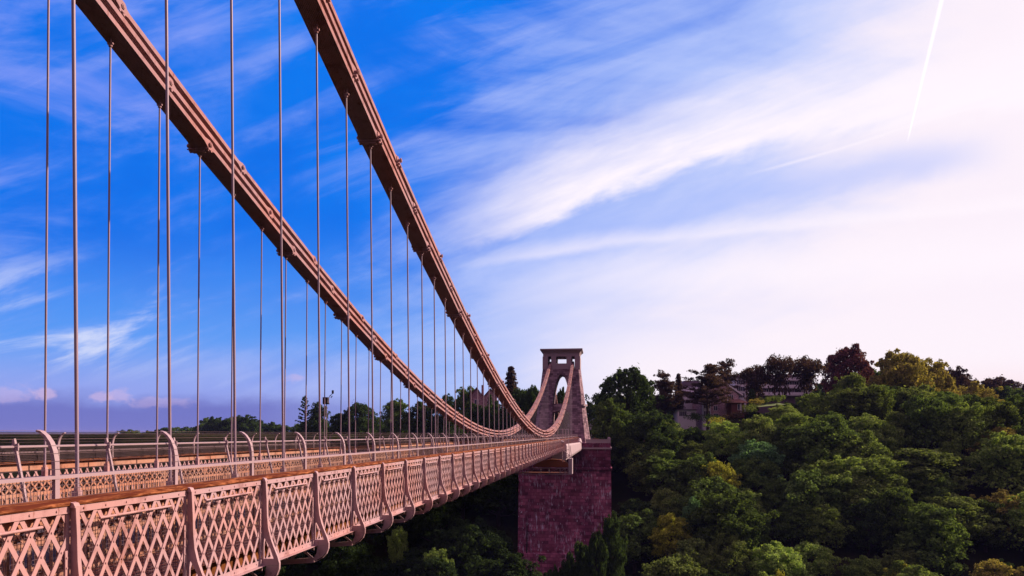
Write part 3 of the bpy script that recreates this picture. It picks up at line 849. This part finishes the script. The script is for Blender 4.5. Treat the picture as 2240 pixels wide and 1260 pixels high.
def cedar(seed, layers=11, wide=.42):
    rd = random.Random(seed); cr = MB(); tr_ = MB()
    tr_.tube([(0, 0, -.1), (.0, 0, .35), (.01, .01, .7), (0, 0, .97)], [.028, .022, .014, .004], 7)
    for i in range(layers):
        z = .48 + .48 * i / (layers - 1); rr = wide * (1 - .60 * (i / (layers - 1)) ** 1.6)
        for j in range(7 if i < layers - 2 else 4):
            ang = rd.uniform(0, 6.28); L = rr * rd.uniform(.45, 1.15); zz_ = z + rd.uniform(-.045, .045)
            tip = (L * math.cos(ang), L * math.sin(ang), zz_ + .02)
            tr_.tube([(0, 0, zz_ - .04), tip], [.009, .003], 5, False)
            for q in range(6):
                t = .3 + .7 * q / 5
                blob_leaves(cr, (tip[0] * t + rd.gauss(0, .03), tip[1] * t + rd.gauss(0, .03), zz_ + .02 * t + rd.gauss(0, .012)), rd.uniform(.035, .065), 34, .013, .42, rd, .3)
    return cr.mesh('crown', 'leaf'), tr_.mesh('trunk', 'bark')
def conifer(seed, wide=.17, n=60):
    rd = random.Random(seed); cr = MB(); tr_ = MB()
    tr_.tube([(0, 0, -.1), (0, 0, .5), (0, 0, .98)], [.025, .016, .003], 7)
    for i in range(n):
        t = i / (n - 1); z = .10 + .87 * t; rr = wide * (1 - t) ** .75 * rd.uniform(.75, 1.1) + .008
        ang = i * 2.399
        blob_leaves(cr, (rr * .7 * math.cos(ang), rr * .7 * math.sin(ang), z), .035 + .05 * (1 - t), 110, .014, .55, rd, .5)
    return cr.mesh('crown', 'leaf'), tr_.mesh('trunk', 'bark')
def sparse(seed):
    rd = random.Random(seed); cr = MB(); tr_ = MB()
    tr_.tube([(0, 0, -.1), (0, 0, .5), (0, 0, .98)], [.02, .014, .004], 7)
    for i in range(46):
        t = i / 45; z = .2 + .78 * t; L = (.26 * (1 - t) + .05) * rd.uniform(.6, 1.1); ang = i * 2.399
        pts = [(0, 0, z), (L * .6 * math.cos(ang), L * .6 * math.sin(ang), z - .01), (L * math.cos(ang), L * math.sin(ang), z + .05)]
        tr_.tube(pts, [.007, .005, .003], 5, False)
        for q in (.5, .75, 1.0):
            blob_leaves(cr, (L * q * math.cos(ang), L * q * math.sin(ang), z + .04 * (q - .4)), .018, 14, .016, .6, rd, .3)
    return cr.mesh('crown', 'leaf'), tr_.mesh('trunk', 'bark')
PB = [broadleaf(1), broadleaf(2, wide=.42, lobes=38), broadleaf(3, wide=.30, lobes=30, low=.2), broadleaf(4, wide=.46, lobes=42, low=.22), broadleaf(5, wide=.38, lobes=36), broadleaf(6, wide=.34, lobes=32)]
PC = [cedar(11), cedar(12, 9, .5), cedar(13, 8, .38)]
PN = [conifer(21), conifer(22, .12, 50)]
PS = [sparse(31)]
PH = [broadleaf(51, wide=.30, low=.80, lobes=20, leaves=120), broadleaf(52, wide=.34, low=.80, lobes=20, leaves=120)]   # high crown on a bare stem
PU = broadleaf(41, wide=.25, lobes=36, low=.10, leaves=200)     # upright
def ext(p): return p + (sorted(abs(v.co.x) for v in p[0].vertices)[int(len(p[0].vertices) * .985)],)
PB = [ext(p) for p in PB]; PC = [ext(p) for p in PC]; PN = [ext(p) for p in PN]; PS = [ext(p) for p in PS]; PU = ext(PU); PH = [ext(p) for p in PH]
def tree(proto, base, height, color, label, cat='tree', name='broadleaf_tree', wscale=1.0, group=None, rz=None, bark=None):
    t = thing(name, label, cat, base, group)
    t.rotation_euler = (0, 0, random.uniform(0, 6.28) if rz is None else rz)
    c = link('crown', proto[0], t); k = link('trunk', proto[1], t)
    for o in (c, k): o.scale = (height * wscale, height * wscale, height)
    c.color = (*color, 1)
    return t
GREENS = dict(dark=(.050, .095, .040), mid=(.105, .185, .062), fresh=(.20, .32, .10), lime=(.34, .40, .08), olive=(.155, .235, .085), gold=(.29, .29, .10), blueish=(.14, .30, .16), copper=(.135, .06, .085), brown=(.075, .055, .062))
GNAME = dict(dark='dark green', mid='mid green', fresh='fresh green', lime='yellow-green', olive='olive green', gold='golden green', blueish='blue-green', copper='copper red', brown='brownish')
def ttree(px, top, dist, hw, kind, color, label, name='broadleaf_tree', height=None, group=None, proto=None, wscale=None):
    """tree whose crown top is seen at (px, top), hw = half width in photo pixels"""
    if height is None:
        best = None
        for i in range(120):
            d_ = 112 + i * 2.0
            q = at(px, top, d_); hh = q.z - ground(q.x, q.y)
            sc_ = abs(hh - 13.5) + abs(d_ - dist) * .02
            if best is None or sc_ < best[0]: best = (sc_, d_)
        dist = best[1]
    P = at(px, top, dist); gz = ground(P.x, P.y)
    H = height or max(6, P.z - gz)
    base = (P.x, P.y, P.z - H)
    pr_ = proto or random.choice(PB)
    if wscale is None:
        natural = pr_[2]; wscale = (hw * dist / FPX) / (natural * H)
    return tree(pr_, base, H, GREENS[color], label, name=name, wscale=wscale, group=group)

# skyline, right of the tower
ttree(1375, 803, 236, 62, 0, 'dark', 'tall dark broadleaf tree standing just right of the stone tower', height=24, proto=PB[3])
ttree(1335, 872, 224, 45, 0, 'mid', 'bushy green tree below the tall dark tree right of the tower', height=20, proto=PB[0])
ttree(1420, 905, 218, 62, 0, 'dark', 'wide dark tree between the tower and the gabled house', height=20, proto=PB[4])
ttree(1455, 818, 250, 34, 0, 'brown', 'dark flat-topped cedar left of the gabled house', name='cedar_tree', height=22, proto=PC[0])
ttree(1484, 816, 252, 15, 0, 'brown', 'narrow pointed conifer left of the gabled house', name='conifer_tree', height=20, proto=PN[0])
ttree(1548, 797, 242, 58, 0, 'brown', 'big layered cedar standing in front of the gabled house', name='cedar_tree', height=23, proto=PC[1])
ttree(1585, 790, 262, 28, 0, 'brown', 'reddish cedar rising behind the gabled house', name='cedar_tree', height=28, proto=PC[2])
ttree(1650, 806, 262, 38, 0, 'brown', 'brownish tree in front of the left end of the flat-roofed apartments', height=24, proto=PH[0])
ttree(1705, 783, 258, 36, 0, 'brown', 'tall high-crowned tree in front of the apartments', height=27, proto=PH[1])
ttree(1645, 850, 250, 14, 0, 'dark', 'slim dark cypress beside the apartments', name='conifer_tree', height=12, proto=PN[1])
ttree(1765, 788, 262, 42, 0, 'brown', 'round brownish tree between the apartments and the copper beech', height=24, proto=PH[0])
ttree(1853, 757, 275, 52, 0, 'copper', 'round copper-red beech tree standing out on the skyline', height=24, proto=PB[1])
ttree(1862, 818, 246, 36, 0, 'olive', 'olive green tree directly below the copper beech', height=20, proto=PB[2])
ttree(1965, 765, 262, 58, 0, 'gold', 'large golden green tree, tallest on the right skyline', height=30, proto=PB[0])
ttree(2040, 790, 268, 40, 0, 'gold', 'golden tree just right of the tallest skyline tree', height=25, proto=PB[4])
ttree(2010, 842, 240, 75, 0, 'olive', 'broad olive tree below the golden skyline trees', height=24, proto=PB[3])
ttree(1915, 850, 245, 45, 0, 'mid', 'green tree between the copper beech and the golden trees', height=20, proto=PB[5])
ttree(2125, 838, 290, 48, 0, 'gold', 'golden green tree where the skyline dips on the right', height=22, proto=PB[1])
ttree(2110, 818, 340, 28, 0, 'brown', 'distant brownish tree on the right skyline', height=20, proto=PC[1], name='cedar_tree')
ttree(2180, 824, 360, 45, 0, 'brown', 'distant reddish tree near the right end of the skyline', height=20, proto=PB[3])
ttree(2235, 842, 380, 42, 0, 'brown', 'distant tree cut by the right edge on the skyline', height=20, proto=PB[1])
ttree(2215, 880, 300, 45, 0, 'mid', 'green tree below the far right skyline', height=20, proto=PB[5])
ttree(1950, 800, 275, 30, 0, 'olive', 'olive tree tucked in front of the tallest skyline tree', height=20, proto=PB[2])
for i, (px, tp) in enumerate(((1208, 868), (1226, 850), (1246, 858), (1262, 885))):
    ttree(px, tp, 245 + 3 * i, 18, 0, 'dark', f'tree seen through the tower arch, {ordw(i + 1)} from left', height=20, group='trees behind the tower arch', proto=PB[i])
# bright individual crowns on the slope
BR = [(1652, 962, 205, 52, 'blueish', 'blue-green tree with a domed sunlit crown in mid slope below the lawn'),
      (1530, 992, 196, 55, 'mid', 'spreading green tree right of the pier top, halfway up the slope'),
      (1440, 985, 192, 58, 'mid', 'green feathery tree beside the top of the pier'),
      (1570, 1008, 190, 42, 'lime', 'yellow-green tree among dark trees right of the pier'),
      (1470, 1128, 158, 42, 'lime', 'bright yellow-green pointed tree standing low on the slope near the pier'),
      (1518, 1090, 166, 26, 'blueish', 'small blue-green tree right behind the yellow-green pointed tree'),
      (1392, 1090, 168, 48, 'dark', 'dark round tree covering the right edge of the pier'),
      (1855, 975, 204, 58, 'olive', 'rounded olive tree in the middle of the right slope'),
      (2010, 982, 204, 82, 'olive', 'widest domed tree in the right part of the slope, edged with light'),
      (2195, 932, 220, 58, 'gold', 'golden green tree at the right edge below the skyline'),
      (1795, 1012, 192, 62, 'fresh', 'fresh green tree left of the rounded olive tree'),
      (1900, 1045, 180, 62, 'olive', 'olive tree in front of the widest domed tree'),
      (2080, 1080, 172, 70, 'olive', 'feathery olive tree low in the right slope'),
      (2205, 1075, 175, 60, 'gold', 'light green tree low at the right edge'),
      (1735, 905, 225, 45, 'fresh', 'light green leaning tree below the apartments'),
      (1925, 918, 225, 38, 'fresh', 'light green tree with a twisted crown below the copper beech'),
      (1790, 930, 222, 45, 'mid', 'green tree right of the light leaning tree'),
      (960, 1205, 150, 40, 'fresh', 'round bright green tree under the bridge near the pier foot'),
      (872, 1152, 162, 25, 'fresh', 'small fresh green tree under the bridge, upper left of the round bright one'),
      (1985, 1232, 140, 45, 'lime', 'light yellow-green crown at the bottom edge, right of centre'),
      (2180, 1228, 140, 52, 'gold', 'domed golden crown at the bottom right corner'),
      (1705, 1246, 138, 20, 'lime', 'small yellow-green treetop cut by the bottom edge')]
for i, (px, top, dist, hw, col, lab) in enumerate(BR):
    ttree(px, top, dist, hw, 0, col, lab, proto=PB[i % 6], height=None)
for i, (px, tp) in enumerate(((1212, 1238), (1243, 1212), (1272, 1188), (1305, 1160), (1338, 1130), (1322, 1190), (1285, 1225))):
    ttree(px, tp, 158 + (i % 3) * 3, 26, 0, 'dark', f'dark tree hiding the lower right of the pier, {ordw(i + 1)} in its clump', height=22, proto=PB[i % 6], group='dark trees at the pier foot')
for i, (px, tp) in enumerate(((1040, 884), (1062, 889))):
    ttree(px, tp, 262, 20, 0, 'dark', ('left' if i == 0 else 'right') + ' dark tree of the pair growing in front of the brick villa', height=14, proto=PB[i + 2])
# left plateau, beyond the bridge
LT = [(1118, 800, 262, 24, 'brown', PN[0], 'tall dark rounded conifer left of the stone tower', 'conifer_tree', 26),
      (1165, 842, 250, 24, 'dark', PB[0], 'dark tree touching the left side of the tower', 'broadleaf_tree', 20),
      (1138, 850, 255, 40, 'dark', PB[3], 'broad dark tree below the tall rounded conifer', 'broadleaf_tree', 20),
      (1072, 862, 275, 10, 'dark', PN[1], 'small pointed conifer beside the red brick villa', 'conifer_tree', 16),
      (1022, 850, 290, 32, 'mid', PB[4], 'round tree with sunlit top left of the red brick villa', 'broadleaf_tree', 20),
      (978, 866, 300, 26, 'dark', PB[5], 'dark tree seen behind the chains left of the round sunlit tree', 'broadleaf_tree', 18),
      (925, 880, 300, 36, 'dark', PB[1], 'broad dark tree behind the middle of the chains', 'broadleaf_tree', 18),
      (868, 872, 300, 30, 'mid', PB[0], 'green tree with a ragged top behind the rods', 'broadleaf_tree', 18),
      (785, 880, 310, 36, 'dark', PB[3], 'dark domed tree right of the camera pole', 'broadleaf_tree', 18),
      (745, 905, 310, 28, 'dark', PB[2], 'low dark tree just right of the camera pole', 'broadleaf_tree', 16),
      (695, 885, 320, 24, 'dark', PU, 'dense dark tree behind the camera pole', 'broadleaf_tree', 18),
      (667, 868, 320, 20, 'dark', PS[0], 'sparse spiky tree with see-through branches left of the camera pole', 'monkey_puzzle_tree', 22),
      (1080, 880, 270, 30, 'dark', PB[1], 'dark tree right of the small pointed conifer', 'broadleaf_tree', 18),
      (1095, 905, 258, 34, 'dark', PB[5], 'low dark tree behind the sagging chains', 'broadleaf_tree', 16)]
for px, top, dist, hw, col, pp, lab, nm, H in LT: ttree(px, top, dist, hw, 0, col, lab, name=nm, height=H, proto=pp)
cntl = 0
for px in range(210, 1170, 22):
    if px < 440: top = 956 - (px - 210) * .14 if px < 260 else 943 - (px - 260) * .05; d = 620
    elif px < 640: top = 922 - 8 * math.sin((px - 440) / 45.); d = 520
    else: top = 925 - (px - 640) * .04; d = 360
    top += random.uniform(-7, 7) * (d < 600) + random.uniform(-3, 3)
    cntl += 1
    ttree(px + random.uniform(-5, 5), top, d + random.uniform(-25, 25), random.uniform(22, 32), 0, random.choice(['dark', 'dark', 'mid', 'dark']),
          f'{ordw(cntl)} tree from the left in the low dark woodland row behind the fences', height=random.uniform(17, 24), group='low woodland row beyond the bridge', proto=PB[cntl % 6])

cb = 0
for px in range(1300, 2240, 24):
    if px < 1640: tp = 868
    elif px < 1900: tp = 835
    elif px < 2100: tp = 812
    else: tp = 850
    cb += 1
    ttree(px + random.uniform(-6, 6), tp + random.uniform(-8, 10), random.uniform(300, 325), random.uniform(26, 36), 0, random.choice(['dark', 'mid', 'brown', 'dark', 'olive']),
          f'hilltop tree behind the houses, {ordw(cb)} from left in the backmost hilltop row', height=22, group='backmost hilltop trees', proto=PB[cb % 6])

# slope fill: rows of trees, lowest first
def pxof(P):
    yr = P.dot(FW); return 1120 + FPX * P.dot(RT) / yr, 950 - FPX * P.z / yr, yr
SKY = [(-400, 960), (1133, 960), (1140, 940), (1290, 960), (1300, 880), (1345, 850), (1500, 925), (1640, 905), (1700, 880), (1760, 850), (1920, 830), (2100, 850), (2300, 860)]
def skyline(px):
    for (a, b), (c, d) in zip(SKY, SKY[1:]):
        if a <= px <= c: return b + (d - b) * (px - a) / (c - a)
    return 900
rows = [118, 130, 142, 154, 166, 178, 190, 202, 214, 226, 238, 250, 264]
rown = ['first', 'second', 'third', 'fourth', 'fifth', 'sixth', 'seventh', 'eighth', 'ninth', 'tenth', 'eleventh', 'twelfth', 'thirteenth']
for ri, Yr in enumerate(rows):
    lst = []
    X = -75 + (ri % 2) * 5
    while X < Yr * .56 + 22:
        x = X + random.uniform(-2.5, 2.5); y = Yr + random.uniform(-4.5, 4.5)
        X += random.uniform(7.6, 10.5)
        gz = ground(x, y); H = random.choice((random.uniform(8, 12), random.uniform(11, 15), random.uniform(14, 19)))
        if -25 < x < 5 and y > 190: continue
        P = Vector((x, y, gz + H)); a, b, yr = pxof(P)
        if a < 560 or b > 1330: continue
        if b < skyline(a) + 8:
            H -= (skyline(a) + 8 - b) * yr / FPX
            if H < 5: continue
        # keep the face of the pier clear
        if 1133 - 25 < a < 1338 + 5:
            lim = 1245 - max(0, a - 1185) * .72
            b2 = pxof(Vector((x, y, gz + H)))[1]
            if y < 200 and b2 < lim:
                H -= (lim - b2) * yr / FPX
                if H < 5: continue
        if y > 204 and -26 < x < 8: continue
        lst.append((a, x, y, gz, H))
    lst.sort()
    for i, (a, x, y, gz, H) in enumerate(lst):
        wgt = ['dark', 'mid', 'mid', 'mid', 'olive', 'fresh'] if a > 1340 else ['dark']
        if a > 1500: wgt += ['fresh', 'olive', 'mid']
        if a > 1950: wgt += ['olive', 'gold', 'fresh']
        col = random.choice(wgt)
        c0_ = GREENS[col]; j = random.uniform(.55, 1.45) * (.5 if a < 1133 else 1)  # left of the pier, under-bridge shade is put into the leaf colour
        under = 'below the bridge' if a < 1133 else 'on the gorge side'
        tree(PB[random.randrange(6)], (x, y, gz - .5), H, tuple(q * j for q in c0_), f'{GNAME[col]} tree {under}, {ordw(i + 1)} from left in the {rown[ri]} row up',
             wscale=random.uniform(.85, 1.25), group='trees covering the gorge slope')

# ------------------------------------------------------------------ houses on the hill
def hthing(name, label, px, py, dist, rot=0, cat='house', group=None):
    P = at(px, py, dist); t = thing(name, label, cat, tuple(P), group); t.rotation_euler = (0, 0, rot); return t
def window(parent, x0, x1, z0, z1, yf, bars=2, fm='white'):
    m = MB(); e = .09
    m.box(x0, x1, yf - .06, yf, z0, z0 + e); m.box(x0, x1, yf - .06, yf, z1 - e, z1)
    m.box(x0, x0 + e, yf - .06, yf, z0 + e, z1 - e); m.box(x1 - e, x1, yf - .06, yf, z0 + e, z1 - e)
    for i in range(1, bars + 1):
        x = x0 + (x1 - x0) * i / (bars + 1); m.box(x - .05, x + .05, yf - .055, yf, z0 + e, z1 - e)
    wv = m.obj('window', fm, parent)
    m = MB(); m.box(x0 + e, x1 - e, yf - .02, yf - .004, z0 + e, z1 - e); m.obj('pane', 'glass', wv)
# gabled brick house (1530..1625, 845..915): 1 px = .152 m at 250 m
k = 250 / FPX
ho = hthing('gabled_house', 'brick house with pale gabled roof and white bay window behind the big cedar', 1575, 915, 250, .22)
m = MB()
hx = 42 * k
m.box(-hx, hx, 0, 9, -4, 52 * k)
m.prism([(-hx - .0, .02, 52 * k + .003), (hx, .02, 52 * k + .003), (0, .02, 82 * k)], (0, 8.9, 0)); m.obj('wall', 'pinkwall', ho)
m = MB()
for sx in (-1, 1):
    m.prism([(0, -.8, 82 * k + .05), (sx * (hx + 1.3), -.8, 49 * k), (sx * (hx + 1.3), -.8, 49 * k + .45), (0, -.8, 82 * k + .6)], (0, 10.4, 0))
m.obj('roof', 'white', ho)
m = MB(); m.box(-6.2, -3.6, -1.2, -.002, -4, 40 * k); m.obj('bay', 'white', ho)
window(ho, -6.0, -3.8, .4, 2.4, -1.2, 3); window(ho, -6.0, -3.8, 3.2, 5.2, -1.2, 3)
window(ho, -2.2, -.8, 2.5, 4.2, 0, 1); window(ho, -2.2, -.6, .3, 1.6, 0, 1)
window(ho, 2.4, 4.9, 1.6, 5.0, 0, 3); window(ho, 2.6, 4.6, 6.4, 7.8, 0, 2)
m = MB(); m.box(2.1, 5.4, -1.0, -.003, 5.25, 5.55); m.box(2.1, 5.4, -1.0, -.92, 5.55, 6.2); m.obj('balcony', 'white', ho)
# low conservatory wing to its left
cw = hthing('garden_wing', 'low white wing with blue-grey glazing left of the gabled house', 1510, 912, 247, .2)
m = MB(); m.box(-4.2, 1.9, 0, 5, -4, 2.2); m.obj('wall', 'white', cw)
m = MB(); m.box(-4.5, 2.2, -.3, 5.3, 2.203, 2.5); m.obj('roof', 'slate', cw)
window(cw, -3.8, -1.2, .2, 1.9, 0, 3); window(cw, .2, 1.5, .2, 1.6, 0, 1)
uw = hthing('back_wing', 'pale upper storey showing through the cedar behind the garden wing', 1512, 900, 258, .2)
m = MB(); m.box(-4, 4, 0, 6, -4, 8.5); m.obj('wall', 'white', uw)
m = MB(); m.prism([(-4.5, -.4, 8.5), (4.5, -.4, 8.5), (2.5, -.4, 10.5), (-2.5, -.4, 10.5)], (0, 6.8, 0)); m.obj('roof', 'slate', uw)
window(uw, -3, -1.6, 5.2, 7, 0, 1); window(uw, 1.2, 2.6, 5.2, 7, 0, 1); window(uw, 1.0, 2.4, 1.4, 3.4, 0, 1)
# summer house with tiled roof
su = hthing('summer_house', 'small timber garden house with a hipped clay roof right of the gabled house', 1617, 897, 246, .2)
m = MB(); m.box(-2.6, 1.7, 0, 4, -2.5, 2.4); m.obj('wall', 'cladding', su)
m = MB(); loft([[(-3.2, -.7, 2.4), (3.0, -.7, 2.4), (3.0, 4.7, 2.4), (-3.2, 4.7, 2.4)], [(-2.3, 1.8, 3.6), (.9, 1.8, 3.6), (.9, 2.2, 3.6), (-2.3, 2.2, 3.6)]], m); m.obj('roof', 'tile', su)
window(su, -.6, .3, 0, 2, 0, 0); m = MB(); m.box(.4, .7, -.08, -.003, -1, 2.2); m.obj('door_post', 'white', su)
# flat-roofed apartments
ap = hthing('apartment_block', 'modern flat-roofed apartment block with white balcony bands on the hilltop', 1612, 868, 280, .2, 'apartments')
ka = 282 / FPX
m = MB()
m.box(0, 29, 0, 12, -6, 38 * ka * .62 + 3.6); m.obj('wall', 'slate', ap)
m = MB(); m.box(0.0, 3.2, -1.4, -.002, -6, 7.6); m.obj('stair_tower', 'redwall', ap)
for zf in (.6, 3.4, 6.2):
    m = MB(); m.box(3.4, 28.5, -1.3, -1.2, zf, zf + 1.1); m.box(3.4, 28.5, -1.2, -.003, zf - .2, zf); m.obj('balcony', 'white', ap)
    for xw in (4, 7.6, 11.2, 14.8, 18.4, 22.0, 25.4): window(ap, xw, xw + 2.8, zf + .2, zf + 2.3, 0, 2)
m = MB(); m.box(-.4, 29.4, -1.5, 12.4, 7.62, 8.1); m.obj('roof', 'ashlar', ap)
tb = hthing('white_annexe', 'narrow white three-storey block at the left end of the apartments', 1611, 870, 274, .2, 'building')
m = MB(); m.box(-.4, 3.6, 0, 5, -5, 7.2); m.obj('wall', 'white', tb)
m = MB(); m.box(-.6, 3.8, -.3, 5.3, 7.2, 7.7); m.obj('roof', 'slate', tb)
for zf in (0, 2.4, 4.8): window(tb, .1, 3.1, zf, zf + 1.7, 0, 3)
# red brick villa behind the rods
vi = hthing('brick_villa', 'red brick villa with gables and chimneys half hidden behind the chains', 1055, 905, 285, YAW)
m = MB(); m.box(-4.5, 5.5, 0, 8, -3, 6.5)
m.prism([(-4.5, .03, 6.503), (.2, .03, 6.503), (-2.1, .03, 9.6)], (0, 7.9, 0)); m.prism([(.6, .04, 6.503), (5.5, .04, 6.503), (3.0, .04, 9.2)], (0, 7.9, 0)); m.obj('wall', 'redwall', vi)
m = MB()
for xa, xm, xb, h_ in ((-4.9, -2.15, .4, 9.7), (.5, 3.05, 5.9, 9.3)):
    m.prism([(xa, -.3, 6.3), (xm, -.3, h_), (xm, -.3, h_ + .35), (xa, -.3, 6.7)], (0, 8.6, 0)); m.prism([(xm, -.31, h_), (xb, -.31, 6.3), (xb, -.31, 6.7), (xm, -.31, h_ + .35)], (0, 8.6, 0))
rf = m.obj('roof', 'tile', vi)
m = MB(); m.box(-.4, .5, 2, 3, 6.5, 11); m.obj('chimney', 'redwall', rf)
m = MB(); m.box(4.6, 5.4, 3, 4, 6.5, 10.8); m.obj('chimney', 'redwall', rf)
for xw in (-3, 2): window(vi, xw, xw + 1.6, 3.6, 5.4, 0, 1); window(vi, xw, xw + 1.6, .6, 2.4, 0, 1)
# toll lodge right behind the tower
tl = hthing('toll_lodge', 'small pale blue lodge squeezed between the tower and the trees', 1303, 955, 236, YAW)
m = MB(); m.box(-1.6, 1.6, 0, 4, -3, 4.6); m.obj('wall', 'white', tl)
m = MB(); m.prism([(-2, -.3, 4.6), (2, -.3, 4.6), (0, -.3, 5.9)], (0, 4.6, 0)); m.obj('roof', 'slate', tl)
window(tl, -.9, .4, 2.2, 4.0, 0, 1); window(tl, -.9, .4, -.2, 1.4, 0, 1)
# lawn and garden bushes by the houses
m = MB(); a, b = at(1655, 887, 243), at(1715, 884, 243)
m.add([a + Vector((0, -3, -.6)), b + Vector((0, -3, -.2)), b + Vector((0, 9, .8)), a + Vector((0, 9, .8))], [(0, 1, 2, 3)]); lw = m.obj('lawn', 'field'); lw['kind'] = 'structure'
bd = random.Random(5)
def bush(px, py, dist, r, col, lab):
    rd = random.Random(int(px * 7)); mb = MB()
    for _ in range(9): blob_leaves(mb, (rd.gauss(0, r * .45), rd.gauss(0, r * .45), r * rd.uniform(.3, .9)), r * .5, 120, .16, .8, rd)
    P = at(px, py, dist); o = mb.obj('bush', M['leaf'], None, tuple(P)); o.color = (*GREENS[col], 1)
    o['label'] = lab; o['category'] = 'bush'; o['group'] = 'garden bushes on the hilltop'
for a in ((1654, 886, 244, 1.6, 'gold', 'rounded yellow bush beside the small timber garden house'), (1670, 884, 248, 1.8, 'olive', 'olive bush second from the left above the lawn'), (1688, 882, 250, 2.0, 'fresh', 'light green bush third from the left above the lawn'),
          (1703, 880, 251, 2.0, 'fresh', 'light bush at the right end above the lawn'), (1590, 925, 240, 2.2, 'brown', 'brownish bush under the tall bay window of the gabled house'),
          (1615, 915, 240, 2.0, 'brown', 'brownish bush below the small timber garden house'), (1520, 922, 240, 2.2, 'dark', 'dark hedge clump under the garden wing'), (1550, 925, 240, 2.4, 'dark', 'dark bush at the foot of the big cedar'),
          (1640, 905, 240, 2.6, 'olive', 'olive bush on the bank below the lawn'), (1570, 935, 236, 2.6, 'lime', 'yellow-green bush on the bank below the gabled house')): bush(*a)
bush(1303, 966, 206, .7, 'copper', 'small red flowering shrub on the pier platform beside the tower')
# far-off houses in the valley on the left
hr = random.Random(3)
for i in range(11):
    px = 38 + i * 6.2 + hr.uniform(-2, 2); P = at(px, 972 - abs(i - 6) * .3, 1500 + hr.uniform(-60, 60))
    t = thing('distant_house', f'tiny pink lit house far off in the valley, {ordw(i + 1)} from the left', 'house', tuple(P), 'far houses in the valley')
    m = MB(); wv = hr.uniform(3, 5); m.box(-wv, wv, -4, 4, -9, 2.4); m.obj('wall', 'white', t)
    m = MB(); m.prism([(-wv - .4, -4.4, 2.4), (wv + .4, -4.4, 2.4), (0, -4.4, 5)], (0, 8.8, 0)); m.obj('roof', 'tile', t)

hz_ = MB(); hz_.box(-9400, 9400, -340, 16400, -95, 70)
hm = bpy.data.materials.new('evening haze'); hm.use_nodes = True
t = NT(hm.node_tree); t.n.clear(); pv = t.node('ShaderNodeVolumePrincipled'); ho_ = t.node('ShaderNodeOutputMaterial')
pv.inputs['Density'].default_value = 0.00005; pv.inputs['Color'].default_value = (.35, .42, 1, 1)
t.l.new(pv.outputs[0], ho_.inputs['Volume'])
M['haze'] = hm
h = hz_.obj('haze', 'haze'); h['kind'] = 'stuff'
